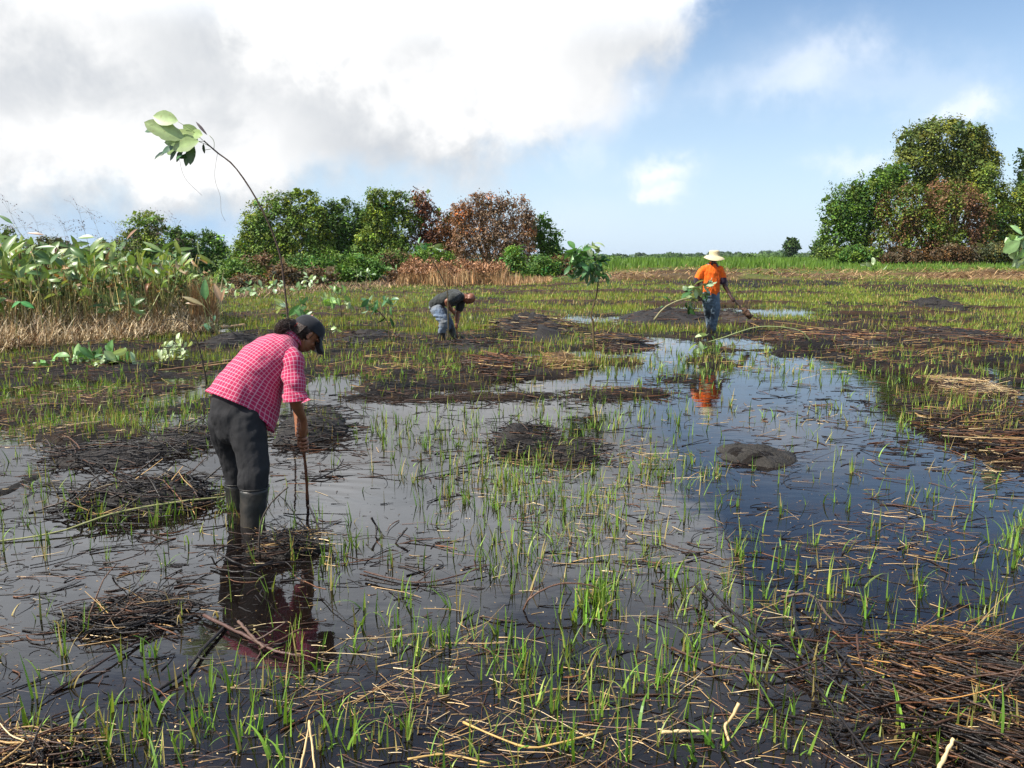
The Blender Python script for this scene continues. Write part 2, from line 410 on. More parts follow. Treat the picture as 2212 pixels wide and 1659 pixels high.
def H(x, y):
    x = np.asarray(x, float); y = np.asarray(y, float); yc = np.maximum(y, 1.0)
    u = smap(x, yc)
    shv = np.interp(u, [a for a, b in SH], [b for a, b in SH])
    shY = gY(shv)
    n = fbm(x * 1.3, y * 1.3, 4, 1) - .5; nf = fbm(x * 6, y * 6, 3, 5) - .5
    land = sstep(-.10, .10, (yc / shY - 1) + n * .35)
    z = -0.10 + n * .05 + land * (.125 + n * .10)
    st = strips(x, y)
    z = z + land * sstep(.54, .72, st) * .10 * sstep(8, 14, yc)
    for (cx, cy, rx, ry) in QW:
        d = 1 - ((x - cx) / rx) ** 2 - ((y - cy) / ry) ** 2
        z = z - .10 * sstep(-.3, .5, d + n * 2.2)
    for (cx, cy, rx, ry, h) in PW:
        d = 1 - ((x - cx) / rx) ** 2 - ((y - cy) / ry) ** 2
        k = sstep(-.5, .9, d + n * 1.6); z = z * (1 - k) + (h + nf * .05) * k
    z = z + nf * .035 * (.4 + land)
    far = sstep(30, 60, yc)
    z = z + rise(x, yc) + far * (fbm(x / 9, y / 5, 3, 3) - .4) * .35 * sstep(1080, 1400, u)
    # straw windrows on the bank at the right
    wr = sstep(1250, 1400, u) * sstep(40, 43, yc) * (1 - sstep(49, 52, yc))
    z = z + wr * (.30 * sstep(.35, .75, fbm(x / 6, (y + .1 * x) / 2.0, 3, 6)) + .12 * nf - .08)
    z = z + .5 * sstep(200, 900, yc)
    return z
def zone(x, y):
    """weights: straw bank, green field, dark strip"""
    yc = np.maximum(y, 1.0); u = smap(x, yc); st = strips(x, y)
    wr = sstep(1230, 1330, u) * sstep(40, 43, yc) * (1 - sstep(48, 52, yc))
    return wr, st, u
# ---------------------------------------------------------------- ground and water
def build_ground():
    yp = np.concatenate([np.geomspace(2.2, 84, 640), np.geomspace(84, 2600, 50)[1:]])
    s = np.tan(np.linspace(-1.05, 1.05, 760)) / math.tan(1.05) * 1.75
    YY, SS = np.meshgrid(yp, s, indexing='ij')
    x = (SS * YY).ravel(); y = (YY - 4).ravel()
    z = H(x, y)
    wr, st, u = zone(x, y)
    yc = np.maximum(y, 1)
    n = fbm(x * .8, y * .8, 4, 3); nf = fbm(x * 5, y * 5, 3, 6)
    mud = np.array((.012, .009, .007)); ash = np.array((.030, .024, .019)); brown = np.array((.060, .031, .015))
    green = np.array((.11, .17, .035)); straw = np.array((.34, .22, .10)); olive = np.array((.10, .095, .03))
    C = np.ones((len(x), 3)) * mud
    def mixc(C, c, k): return C * (1 - k[:, None]) + c * k[:, None]
    C = mixc(C, ash, sstep(.52, .72, n) * .55 * sstep(0, .05, z))
    C = mixc(C, brown, sstep(.5, .7, fbm(x * 2, y * 3, 3, 0)) * .5 * sstep(-.02, .03, z))
    fg = sstep(10, 30, yc) * sstep(-.03, .02, z) * (1 - sstep(.57, .65, st)) * (1 - wr) * (1 - burnt(x, y))
    C = mixc(C, olive * .8, fg * .6)
    C = mixc(C, green * .75, fg * sstep(.30, .55, nf * .4 + n * .6) * .85 * sstep(13, 22, yc))
    C = mixc(C, brown * 1.2, sstep(.56, .64, st) * sstep(14, 24, yc) * .6 * (1 - wr))
    stw = wr * (.35 + .65 * sstep(.3, .6, fbm(x / 3, y / .9, 3, 1)))
    C = mixc(C, straw * .8, stw)
    C = mixc(C, brown * 1.1, wr * sstep(.5, .62, fbm(x / 5, y / 1.0, 3, 7)) * .8); C = mixc(C, green * .7, wr * sstep(.52, .60, fbm(x / 7, y / 1.6, 3, 4)) * .85)
    gf = sstep(49, 53, yc)
    C = mixc(C, np.array((.10, .19, .035)), gf)
    nr, nc = YY.shape; idx = np.arange(nr * nc).reshape(nr, nc)
    F = np.stack([idx[:-1, :-1], idx[:-1, 1:], idx[1:, 1:], idx[1:, :-1]], -1).reshape(-1, 4)
    o = mesh_obj('ground', np.stack([x, y, z], 1), F, M['ground'], None, C)
    tag(o, kind='structure')
    o = mesh_obj('water', [(-75, -5, 0), (75, -5, 0), (75, 46, 0), (-75, 46, 0)], np.array([[0, 1, 2, 3]]), M['water'])
    tag(o, kind='structure')
build_ground()

# ---------------------------------------------------------------- trees
def leafquads(P, size, nrm, C, acc, droop=.5, ratio=.55):
    n = len(P)
    a = rs.normal(0, 1, (n, 3)); a[:, 2] -= droop * 1.2
    nrm = nrm / (np.linalg.norm(nrm, axis=1, keepdims=True) + 1e-9)
    a -= nrm * (a * nrm).sum(1, keepdims=True); a /= np.linalg.norm(a, axis=1, keepdims=True) + 1e-9
    b = np.cross(nrm, a); s = size[:, None]
    V = np.stack([P, P + a * s * .45 + b * s * ratio * .5 - nrm * s * .06, P + a * s, P + a * s * .45 - b * s * ratio * .5 - nrm * s * .06], 1).reshape(-1, 3)
    F = np.arange(n * 4).reshape(n, 4)
    acc.add(V, F, np.repeat(C, 4, axis=0))

def unit(n):
    d = rs.normal(0, 1, (n, 3)); return d / np.linalg.norm(d, axis=1, keepdims=True)

GREEN = (.135, .195, .028)
def tree(label, Y, blobs, base_u, col=GREEN, dens=1.0, leaf=.19, brown=None, brown_k=0.0, drape=0.0, cat='tree', name='tree', group=None, trunk=True, trunk_r=.16,
         strands=0, scol=(.22, .10, .05), var=.38, seed=0, clr=None, bare=0.0):
    bw = []
    for b in blobs:
        u, v, ru, rv = b[:4]; dy = b[4] if len(b) > 4 else 0
        c = np.array(at(u, v, Y + dy)); k = (Y + dy) / FOC
        bw.append((c, ru * k, max(.55 * ru * k, .4), rv * k))
    gx = float(ray(base_u, HOR + 5)[0] * Y / ray(base_u, HOR + 5)[1]); gz = float(H(gx, Y))
    root = empty(name, (gx, Y, gz - .05), label, cat, group)
    acc = Acc()
    # lumps over each big form
    lumps = []
    for (c, rx, ry, rz) in bw:
        k = max(5, int(16 * dens)); d = unit(k * 3); d = d[d[:, 1] < .45][:k]
        for q in d:
            f = rs.uniform(.30, .52)
            lumps.append((c + q * np.array((rx, ry, rz)) * (1.02 - f * .75), rx * f, ry * f, rz * f * .85))
        lumps.append((c, rx * .8, ry * .8, rz * .8))
    tot = sum(l[1] * l[3] for l in lumps)
    area = sum(b[1] * b[3] for b in bw)
    ncl = int(area * 26 * dens / (leaf / .2) ** 1.3)
    w_ = np.array([l[1] * l[3] for l in lumps]); w_ /= w_.sum()
    li = rs.choice(len(lumps), ncl, p=w_)
    Lc = np.array([l[0] for l in lumps])[li]; Lr = np.array([l[1:] for l in lumps])[li]
    d = unit(ncl); fl = d[:, 1] > .3; d[fl, 1] *= -1
    d[:, 2] = np.where(rs.random(ncl) < .45, np.abs(d[:, 2]), d[:, 2])
    cp = Lc + d * Lr * rs.uniform(.82, 1.03, (ncl, 1))
    zmin = gz + .1
    cp[:, 2] = np.maximum(cp[:, 2], zmin + rs.random(ncl) * .4)
    cc = np.array(col)[None] * np.exp(rs.normal(0, var, (ncl, 1)))
    hue = rs.normal(0, .18, (ncl, 1)); cc = cc * np.concatenate([1 + hue * 1.2, 1 + hue * .2, 1 - hue], 1)
    if brown is not None:
        nz = fbm(cp[:, 0] / 1.6 + seed * 7, cp[:, 2] / 2.4, 3, seed)
        bk = sstep(.5 - brown_k * .5, .62 - brown_k * .5, nz + rs.normal(0, .05, ncl))
        cc = cc * (1 - bk[:, None]) + np.array(brown) * np.exp(rs.normal(0, .35, (ncl, 1))) * bk[:, None]
    per = 34
    crad = rs.uniform(.25, .5, ncl) * (leaf / .2) ** .6
    ci = np.repeat(np.arange(ncl), per); N = len(ci)
    off = rs.normal(0, 1, (N, 3)) * crad[ci][:, None] * np.array((.62, .62, .36))
    off[:, 2] -= (off[:, 0] ** 2 + off[:, 1] ** 2) / crad[ci] * .35
    if drape:
        off[:, 2] -= rs.exponential(drape, N)
    P = cp[ci] + off
    keep = P[:, 2] > gz; keep &= rs.random(N) > bare
    nr = d[ci] * .7 + rs.normal(0, .55, (N, 3)); nr[:, 2] += .55
    lc = cc[ci] * np.exp(rs.normal(0, .22, (N, 1)))
    leafquads(P[keep], rs.uniform(.7, 1.35, N)[keep] * leaf, nr[keep], lc[keep], acc)
    # larger leaves deep inside make the crown opaque
    ni = int(area * 26 * dens / (leaf / .2) ** 1.3); l2 = rs.choice(len(lumps), ni, p=w_)
    c2 = np.array([l[0] for l in lumps])[l2]; r2_ = np.array([l[1:] for l in lumps])[l2]; d2 = unit(ni); P2 = c2 + d2 * r2_ * rs.uniform(.3, .8, (ni, 1)) + (0, .15, 0); ok2 = P2[:, 2] > gz + .1
    ok2 &= rs.random(ni) > bare * 1.6
    leafquads(P2[ok2], rs.uniform(.45, .8, ni)[ok2] * leaf / .2, d2[ok2] + rs.normal(0, .5, (ok2.sum(), 3)), (np.array(col) * .9 * np.exp(rs.normal(0, .25, (ni, 1))))[ok2], acc, ratio=.8)
    if strands:
        w2 = np.array([b[1] * b[3] for b in bw]); w2 /= w2.sum(); bi = rs.choice(len(bw), strands, p=w2)
        C0 = np.array([b[0] for b in bw])[bi]; R0 = np.array([b[1:] for b in bw])[bi]
        dd = unit(strands); dd[:, 1] = -np.abs(dd[:, 1])
        sp = C0 + dd * R0 * 1.0
        L_ = rs.uniform(.6, 2.6, strands); k = 26
        t = np.tile(np.linspace(0, 1, k), strands); si = np.repeat(np.arange(strands), k)
        Q = sp[si].copy(); Q[:, 2] -= t * L_[si]; Q += rs.normal(0, .09, Q.shape); Q[:, 0] += np.sin(t * 4 + si) * .1
        ok = Q[:, 2] > gz
        sc = np.array(scol) * np.exp(rs.normal(0, .45, (strands, 1))); n_ = rs.normal(0, 1, Q.shape); n_[:, 1] -= .8
        leafquads(Q[ok], rs.uniform(.1, .22, len(Q))[ok] * (leaf / .2), n_[ok], sc[si][ok], acc, droop=2.0, ratio=.4)
    acc.obj('crown' if cat != 'bush' else 'foliage', M['foliage'], root, smooth=False)
    if trunk:
        ta = Acc(); base = np.array((gx, Y, gz - .2))
        for j, (c, rx, ry, rz) in enumerate(sorted(bw, key=lambda b: -b[1] * b[3])[:7]):
            for e in range(2):
                tgt = c + rs.normal(0, .35, 3) * np.array((rx, ry, rz))
                mid = (base * .55 + tgt * .45) + np.array((rs.normal(0, .25), rs.normal(0, .2), .3)); mid[0] = mid[0] * .6 + base[0] * .4
                t = np.linspace(0, 1, 9)[:, None]
                path = (1 - t) ** 2 * (base + rs.normal(0, .1, 3) * (1, 1, 0)) + 2 * t * (1 - t) * mid + t ** 2 * tgt
                tubes(path[None], np.linspace(trunk_r, trunk_r * .22, 9)[None] * (1 if j == 0 and e == 0 else .6), 7, np.array((.11, .085, .06)), ta)
        ta.obj('trunk', M['bark'], root)
    return root

GM = 'trees of the middle grove'
tree('broad rounded dark green tree, largest and leftmost of the middle grove', 60, [(600, 478, 62, 60), (560, 520, 48, 70), (650, 520, 62, 75), (655, 450, 45, 40), (590, 560, 70, 40), (535, 545, 40, 50), (690, 500, 36, 60)], 605, seed=1, group=GM)
tree('low bright green tree in the dip between two taller dark trees of the middle grove', 61, [(745, 480, 50, 52), (716, 505, 30, 60), (785, 500, 26, 60), (720, 530, 45, 50), (775, 535, 40, 55), (700, 550, 40, 40), (745, 550, 60, 36)], 745, col=(.075, .145, .02), seed=2, group=GM)
tree('tall dark green tree with the highest crown of the middle grove', 60, [(838, 440, 52, 38), (850, 480, 48, 55), (820, 520, 50, 55), (868, 550, 45, 45), (810, 470, 30, 44), (800, 560, 50, 36)], 845, seed=3, group=GM)
tree('half scorched tree with russet leaves right of the tallest crown of the middle grove', 60.5, [(908, 440, 24, 36), (925, 478, 30, 45), (905, 530, 38, 50)], 915, brown=(.16, .06, .03), brown_k=.45, seed=4, bare=.25, strands=60, group=GM)
tree('olive green slender tree beside the scorched rust brown tree', 60, [(975, 480, 26, 40), (965, 530, 34, 50)], 970, col=(.09, .12, .025), brown=(.16, .07, .03), brown_k=.15, seed=5, group=GM)
tree('scorched rust brown tree hung with dead vines', 59, [(1000, 462, 22, 34), (1030, 444, 22, 28), (1062, 438, 22, 26), (1095, 436, 20, 28), (1122, 452, 20, 30), (1138, 492, 18, 44), (1005, 520, 26, 46), (1050, 500, 34, 50), (1090, 520, 36, 50), (1130, 538, 24, 34)], 1060, col=(.34, .135, .048),
     brown=(.20, .13, .08), brown_k=.3, seed=6, bare=.4, strands=600, scol=(.26, .15, .09), trunk_r=.2, group=GM)
tree('vine covered green tree at the right end of the middle grove', 60, [(1168, 490, 26, 36), (1178, 525, 32, 45), (1195, 550, 30, 36)], 1172, col=(.085, .16, .02), drape=.25, seed=7, group=GM)
# shrubs at the foot of the grove
GB = 'shrubs at the foot of the middle grove'
for i, (u, v, ru, rv, Y, c, lb) in enumerate([
        (497, 585, 34, 26, 46, (.08, .15, .02), 'green shrub below the gap left of the middle grove'),
        (560, 583, 52, 34, 50, (.075, .14, .02), 'bright green shrub under the broad leftmost tree of the middle grove'),
        (640, 580, 46, 32, 52, (.07, .13, .02), 'green shrub behind the thin pole of the leaning sapling'),
        (712, 575, 52, 34, 52, (.085, .165, .02), 'light green shrub under the dip of the middle grove'),
        (790, 582, 52, 32, 52, (.075, .15, .02), 'wide green shrub left of the dry reeds'),
        (850, 570, 46, 32, 55, (.08, .15, .02), 'rounded green shrub touching the left end of the dry reeds'),
        (925, 555, 50, 22, 57, (.085, .16, .02), 'flat topped green shrub behind the left half of the dry reeds'),
        (1112, 562, 26, 32, 50, (.085, .165, .02), 'small upright green shrub standing in the reeds before the rust brown tree'),
        (1170, 578, 40, 26, 55, (.075, .14, .02), 'green shrub right of the dry reeds'),
        (1225, 575, 36, 30, 56, (.09, .15, .02), 'olive shrub at the right end of the middle grove'),
        (610, 596, 32, 26, 44, (.13, .085, .04), 'rust brown dried shrub under the leftmost tree of the middle grove'),
        (690, 597, 36, 20, 45, (.12, .085, .04), 'low rust brown dried shrub right of the leaning sapling pole'),
        (540, 605, 36, 16, 42, (.14, .09, .045), 'low brown dried shrub near the tip of the broad leaved thicket'),
        (860, 600, 34, 18, 50, (.10, .06, .03), 'dark brown dried shrub at the left foot of the dry reeds')]):
    tree(lb, Y, [(u, v, ru, rv), (u - ru * .5, v + rv * .4, ru * .6, rv * .6), (u + ru * .5, v + rv * .4, ru * .6, rv * .6)], u, col=tuple(q * 1.3 for q in c) if c[1] > .1 else c, cat='bush', name='bush', group=GB, trunk=False, leaf=.17, dens=1.3, seed=i, var=.22,
         brown=(.15, .08, .04) if i % 4 == 1 else None, brown_k=.05)
# left background
GL = 'trees behind the broad leaved thicket'
tree('round headed tree rising highest behind the broad leaved thicket', 62, [(312, 490, 44, 36), (330, 520, 42, 34), (292, 525, 40, 36), (305, 560, 46, 34)], 310, seed=8, group=GL)
tree('wide low tree between the round headed tree and the middle grove', 64, [(405, 512, 26, 20), (440, 530, 44, 34), (400, 545, 44, 34), (470, 562, 40, 34), (420, 585, 60, 26), (372, 505, 20, 16)], 430, col=(.07, .14, .02), seed=9, group=GL)
tree('distant dark tree peeping out left of the round headed tree', 90, [(228, 540, 36, 22), (200, 555, 34, 20)], 220, seed=10, leaf=.26, group=GL)
tree('brownish distant tree behind the flower stalks of the thicket', 75, [(118, 530, 38, 22), (90, 548, 40, 24)], 110, col=(.09, .10, .02), seed=11, leaf=.24, group=GL)
tree('viny green tree at the far left behind the thicket', 40, [(20, 520, 40, 34), (50, 545, 40, 30)], 20, col=(.10, .16, .02), seed=12, leaf=.16, group=GL, dens=.6)
# right clump
GR = 'trees of the vine covered grove at the right'
VG = (.13, .175, .025)
tree('tallest dome shaped tree crowning the grove at the right', 64, [(2035, 310, 82, 55), (2000, 345, 70, 55), (2080, 350, 62, 60), (1965, 300, 34, 34), (2110, 310, 36, 40), (2118, 360, 40, 50), (2040, 400, 70, 40)], 2050, col=(.13, .165, .03), drape=.25, seed=13, trunk_r=.3, group=GR)
tree('vine draped tree sloping down at the left end of the grove at the right', 62, [(1880, 400, 62, 46), (1830, 430, 50, 50), (1800, 480, 34, 56), (1860, 470, 60, 50), (1835, 525, 50, 36), (1925, 385, 40, 36)], 1860, col=(.08, .15, .018), drape=.3, seed=14, trunk_r=.25, group=GR)
tree('vine choked tree with brown withered curtains in the middle of the grove at the right', 61, [(1950, 440, 56, 52), (2050, 425, 60, 44), (1930, 512, 50, 50), (2000, 490, 60, 60), (2060, 520, 60, 46), (2110, 480, 40, 60)], 2010, col=VG, drape=.45,
     brown=(.19, .095, .05), brown_k=.04, strands=360, scol=(.22, .11, .055), seed=15, trunk_r=.28, group=GR, bare=.12)
tree('leafy tree right of the brown vine curtains in the grove at the right', 62, [(2140, 430, 46, 50), (2160, 490, 50, 56), (2130, 380, 28, 34), (2195, 440, 40, 60), (2200, 520, 50, 40)], 2160, col=VG, drape=.3, seed=16, trunk_r=.22, group=GR)
tree('dark tree cut off by the right edge of the picture', 66, [(2230, 370, 40, 60), (2260, 430, 60, 70), (2250, 500, 60, 50)], 2250, col=(.05, .09, .015), drape=.2, seed=17, trunk_r=.22, group=GR)
for i, (u, v, ru, rv, Y, c, lb) in enumerate([
        (1800, 548, 36, 22, 60, (.11, .17, .03), 'green shrub at the left foot of the grove at the right'),
        (1860, 552, 50, 22, 59, (.10, .18, .025), 'deep green creeping shrub under the sloping tree'),
        (1950, 552, 44, 18, 58, (.09, .06, .03), 'brown withered shrub under the vine curtains'),
        (2060, 548, 46, 22, 58, (.10, .065, .03), 'russet withered shrub below the tallest dome shaped tree'),
        (2160, 545, 46, 22, 58, (.10, .10, .03), 'olive shrub at the right foot of the vine covered grove')]):
    tree(lb, Y, [(u, v, ru, rv), (u - ru * .5, v + 3, ru * .6, rv * .7), (u + ru * .5, v + 3, ru * .6, rv * .7)], u, col=c, cat='bush', name='bush', group='shrubs at the foot of the grove at the right', trunk=False, leaf=.17, dens=1.2, seed=i + 3,
         strands=40 if i in (2, 3) else 0)
# far away
tree('lone round tree standing above the distant forest edge', 210, [(1710, 528, 13, 12), (1706, 540, 8, 8)], 1710, col=(.045, .085, .02), leaf=.6, dens=3, seed=18, trunk_r=.4, group='lone far trees')
tree('small dark tree beside the left foot of the grove at the right', 130, [(1768, 532, 13, 14), (1764, 545, 12, 10)], 1768, col=(.045, .085, .02), leaf=.4, dens=2, seed=19, trunk_r=.25, group='lone far trees')
def far_forest():
    acc = Acc()
    for (Y, v0, v1, n, sz, c) in [(620, 539, 549, 460, 1.3, (.05, .09, .03)), (430, 543, 554, 400, 1.0, (.055, .105, .025)), (250, 549, 560, 260, .7, (.07, .13, .025)), (150, 553, 563, 110, .5, (.075, .14, .025))]:
        us = rs.uniform(1180 if Y < 600 else -300, 2700, n)
        for u in us:
            h_ = fbm(np.array([u / 90.0]), np.array([Y / 50.0]), 3, 2)[0]
            v = v0 + (v1 - v0) * (1 - h_) * 1.6 - rs.random() * 2.5 - (4 if 1600 < u < 1720 else 0) * rs.random()
            Yj = Y * rs.uniform(.92, 1.1); c0 = np.array(at(u, v, Yj)); ru = rs.uniform(7, 20) * Yj / FOC * (1 if Y > 200 else .7)
            k = 70; d = unit(k); d[:, 1] = -np.abs(d[:, 1]); d[:, 2] = np.abs(d[:, 2]) * 1.0 - .35
            P = c0 + d * np.array((ru, ru * .7, ru * .5)) - np.array((0, 0, ru * .45))
            col = np.array(c) * np.exp(rs.normal(0, .25)) * np.exp(rs.normal(0, .2, (k, 1)))
            nn = d + rs.normal(0, .4, d.shape); nn[:, 2] += .5
            leafquads(P, rs.uniform(.8, 1.6, k) * sz, nn, col, acc, ratio=.8)
    o = acc.obj('distant_forest', M['foliage'], None, smooth=False)
    tag(o, 'low distant green forest edge along the horizon', 'forest', kind='stuff')
far_forest()

# ---------------------------------------------------------------- field plants
def scatter(u0, u1, v0, v1, n, jit=True):
    u = rs.uniform(u0, u1, n); v = rs.uniform(v0, v1, n); x, y = gxy(u, v); return u, v, x, y
def far_grass():
    acc = Acc()
    # field between the pond and the groves, uniform in the picture
    for (v0, v1, n, hs) in [(598, 650, 100000, .95), (650, 720, 80000, .9), (720, 800, 24000, .9), (800, 960, 9000, .9)]:
        u, v, x, y = scatter(-150, 2400, v0, v1, n)
        z = H(x, y)
        # on the raised right side re-project so that the density stays even
        if v0 < 600:
            x = x.copy(); y = y.copy(); ne = 38000; u[:ne] = rs.uniform(1100, 2450, ne); y[:ne] = 1 / rs.uniform(1 / 58, 1 / 24, ne); x[:ne] = (u[:ne] - CU) / FOC * y[:ne] / .985
            z = H(x, y)
        wr, st, uu = zone(x, y)
        pn = fbm(x * .9, y * .9, 3, 6)
        p_ = (1 - sstep(.57, .65, st)) * (1 - wr * .93 * (fbm(x / 7, y / 1.6, 3, 4) < .56)) * sstep(-.05, .01, z) * sstep(.12, .34, pn)
        p_ = p_ * (1 - .74 * burnt(x, y)); p_ = np.maximum(p_, .07 * (z > -.06))
        far_ok = (y < 58)
        edge = np.interp(u, [-200, 470, 500, 880, 1230, 1320, 2400], [16, 20, 37, 46, 50, 60, 60])
        k = (rs.random(n) < p_) & far_ok & (y < edge)
        x, y, z, u = x[k], y[k], z[k], u[k]; N = len(x)
        h = rs.uniform(.08, .20, N) * hs
        wd = np.maximum(.006, y * .00072) * rs.uniform(.8, 1.5, N)
        c = np.array((.205, .275, .035)) * np.exp(rs.normal(0, .28, (N, 1)))
        dry = rs.random(N) < .20 + .25 * (fbm(x / 2, y / 1.2, 2, 7) > .6)
        c[dry] = np.array((.36, .25, .09)) * np.exp(rs.normal(0, .3, (dry.sum(), 1)))
        blades(np.stack([x, y, z - .01], 1), h, wd, rs.uniform(0, 6.28, N), np.abs(rs.normal(0, .25, N)), rs.normal(.3, .4, N), c, acc, seg=2)
    o = acc.obj('field_grass', M['grass'], None, smooth=False)
    tag(o, 'short bright green rice-like grass covering the wet field', 'grass', kind='stuff')
far_grass()

def tall_grass():
    acc = Acc(); n = 16000
    u = rs.uniform(1260, 2500, n); y = 1 / rs.uniform(1 / 130, 1 / 50, n); x = (u - CU) / FOC * y / .985
    z = H(x, y); h = rs.uniform(.35, .65, n) * (.7 + .6 * fbm(x / 5, y / 5, 2, 1)); h *= np.where(u > 1790, .5, 1)
    c = np.array((.12, .21, .03)) * np.exp(rs.normal(0, .22, (n, 1)))
    blades(np.stack([x, y, z - .02], 1), h, y * .0011 * rs.uniform(.8, 1.6, n), rs.uniform(0, 6.28, n), np.abs(rs.normal(0, .15, n)), rs.normal(.2, .3, n), c, acc, seg=2)
    o = acc.obj('tall_grass', M['grass'], None, smooth=False)
    tag(o, 'tall fresh green grass behind the straw bank', 'grass', kind='stuff')
    # dry brown reeds before the grove
    acc = Acc(); n = 5200
    u = rs.uniform(862, 1190, n); y = rs.uniform(45, 51, n) + 1.2 * np.sin(u / 23); x = (u - CU) / FOC * y / .985
    top = np.interp(u, [862, 880, 930, 1000, 1090, 1095, 1130, 1190], [.5, 1.0, 1.25, 1.1, 1.2, .8, .5, .3]) * (.35 + 1.15 * fbm(u / 26, y * .5, 3, 2))
    h = top * rs.uniform(.35, 1.15, n)
    c = np.where((rs.random(n) < .6)[:, None], np.array((.36, .20, .09)), np.array((.46, .31, .15))) * np.exp(rs.normal(0, .3, (n, 1)))
    blades(np.stack([x, y, H(x, y)], 1), h, .038 * rs.uniform(.6, 1.5, n), rs.uniform(0, 6.28, n), np.abs(rs.normal(0, .22, n)), rs.normal(.2, .5, n), c, acc, seg=3)
    # feathery heads
    k = 5200; ui = rs.uniform(868, 1090, k); yy = rs.uniform(46, 50, k); xx = (ui - CU) / FOC * yy / .985
    zz = H(xx, yy) + np.interp(ui, [868, 900, 1090], [.8, 1.15, 1.1]) * (.35 + 1.15 * fbm(ui / 26, yy * .5, 3, 2)) * rs.uniform(.8, 1.1, k)
    leafquads(np.stack([xx, yy, zz], 1), rs.uniform(.08, .22, k), rs.normal(0, 1, (k, 3)) - np.array((0, .6, 0)), np.array((.30, .15, .07)) * np.exp(rs.normal(0, .3, (k, 1))), acc, droop=-1)
    o = acc.obj('dry_reeds', M['straw'], None, smooth=False)
    tag(o, 'stand of dry brown reeds in front of the scorched tree', 'reeds', kind='stuff')
    # straw lying on the bank
    acc = Acc(); n = 26000
    u = rs.uniform(1240, 2450, n); y = rs.uniform(37, 60, n); x = (u - CU) / FOC * y / .985
    wr, st, uu = zone(x, y); k = (rs.random(n) < wr * (.2 + .8 * (fbm(x / 3, y / .9, 3, 1) > .47)) * (fbm(x / 7, y / 1.6, 3, 4) < .56)); x, y = x[k], y[k]; N = len(x)
    c = np.where((rs.random(N) < .55)[:, None], np.array((.44, .29, .14)), np.array((.17, .085, .04))) * np.exp(rs.normal(0, .3, (N, 1)))
    blades(np.stack([x, y, H(x, y) + .02], 1), rs.uniform(.3, .75, N), .045 * rs.uniform(.6, 1.4, N), rs.choice([0, np.pi], N) + rs.normal(0, .8, N), rs.uniform(1.0, 1.5, N), rs.normal(.2, .2, N), c, acc, seg=2)
    # and at the foot of the reeds and shrubs
    n = 6000; u = rs.uniform(470, 1330, n); v = np.interp(u, [470, 880, 1200, 1330], [640, 615, 606, 600]) + rs.normal(0, 5, n); x, y = gxy(u, v)
    c = np.where((rs.random(n) < .5)[:, None], np.array((.34, .22, .11)), np.array((.14, .08, .05))) * np.exp(rs.normal(0, .3, (n, 1)))
    blades(np.stack([x, y, H(x, y) + .01], 1), rs.uniform(.15, .45, n), .04 * rs.uniform(.6, 1.4, n), rs.uniform(0, 6.28, n), rs.uniform(.7, 1.4, n), rs.normal(.1, .2, n), c, acc, seg=2)
    o = acc.obj('straw_bank', M['straw'], None, smooth=False)
    tag(o, 'mown tan straw lying in windrows along the far bank', 'straw', kind='stuff')
tall_grass()
# ---------------------------------------------------------------- broad leaves, saplings
def leafmesh(acc, base, dirv, nrm, L, Wd, col, droop=.3, fold=.25, wide=.45, seg=8, wob=.0, curl=0.0):
    """one broad leaf blade with a folded midrib"""
    d = np.array(dirv, float); d /= np.linalg.norm(d) + 1e-9
    n = np.array(nrm, float); n -= d * n.dot(d); n /= np.linalg.norm(n) + 1e-9
    s = np.cross(d, n); t = np.linspace(0, 1, seg + 1)
    prof = np.where(t < wide, np.sin(np.pi / 2 * t / wide) ** .8, np.cos(np.pi / 2 * np.clip((t - wide) / (1 - wide), 0, 1)) ** .75)
    prof = np.maximum(prof, .02)
    P = []; p = np.array(base, float); ds = L / seg
    for i in range(seg + 1):
        a = droop * t[i] * 1.4
        dd = d * math.cos(a) - n * math.sin(a); nn = n * math.cos(a) + d * math.sin(a)
        hw = prof[i] * Wd / 2 * (1 + wob * rs.normal())
        for e, k in ((-1, 1), (-.55, .6), (0, 0), (.55, .6), (1, 1)):
            f = fold * abs(e) * hw
            P.append(p + s * e * hw * math.cos(curl * abs(e)) + nn * (f - curl * abs(e) * hw * .6))
        p = p + dd * ds
    idx = np.arange((seg + 1) * 5).reshape(seg + 1, 5)
    F = np.stack([idx[:-1, :-1], idx[:-1, 1:], idx[1:, 1:], idx[1:, :-1]], -1).reshape(-1, 4)
    c = np.array(col) * np.ones((len(P), 3)); c = c.reshape(seg + 1, 5, 3); c[:, 2] *= 1.35; c = c.reshape(-1, 3)
    acc.add(P, F, c)

def bez(pts, k=14):
    """smooth path through points (Catmull-Rom)"""
    p = [np.array(q, float) for q in pts]; p = [2 * p[0] - p[1]] + p + [2 * p[-1] - p[-2]]
    out = []
    m_ = len(p) - 3
    for j in range(k):
        t = j / (k - 1) * m_; i = min(int(t), m_ - 1); f = t - i
        a, b, c, d = p[i:i + 4]
        out.append(.5 * (2 * b + (c - a) * f + (2 * a - 5 * b + 4 * c - d) * f * f + (3 * b - a - 3 * c + d) * f ** 3))
    return np.array(out)
def tube_obj(name, pts, r0, r1, col, mat_, parent=None, k=16, sides=7, smooth=True, knob=.12):
    a = Acc(); P = bez(pts, k)[None]
    rr = np.linspace(r0, r1, k)[None] * (1 + knob * rs.normal(0, 1, (1, k)))
    tubes(P, rr, sides, np.array(col), a); return a.obj(name, mat_, parent)

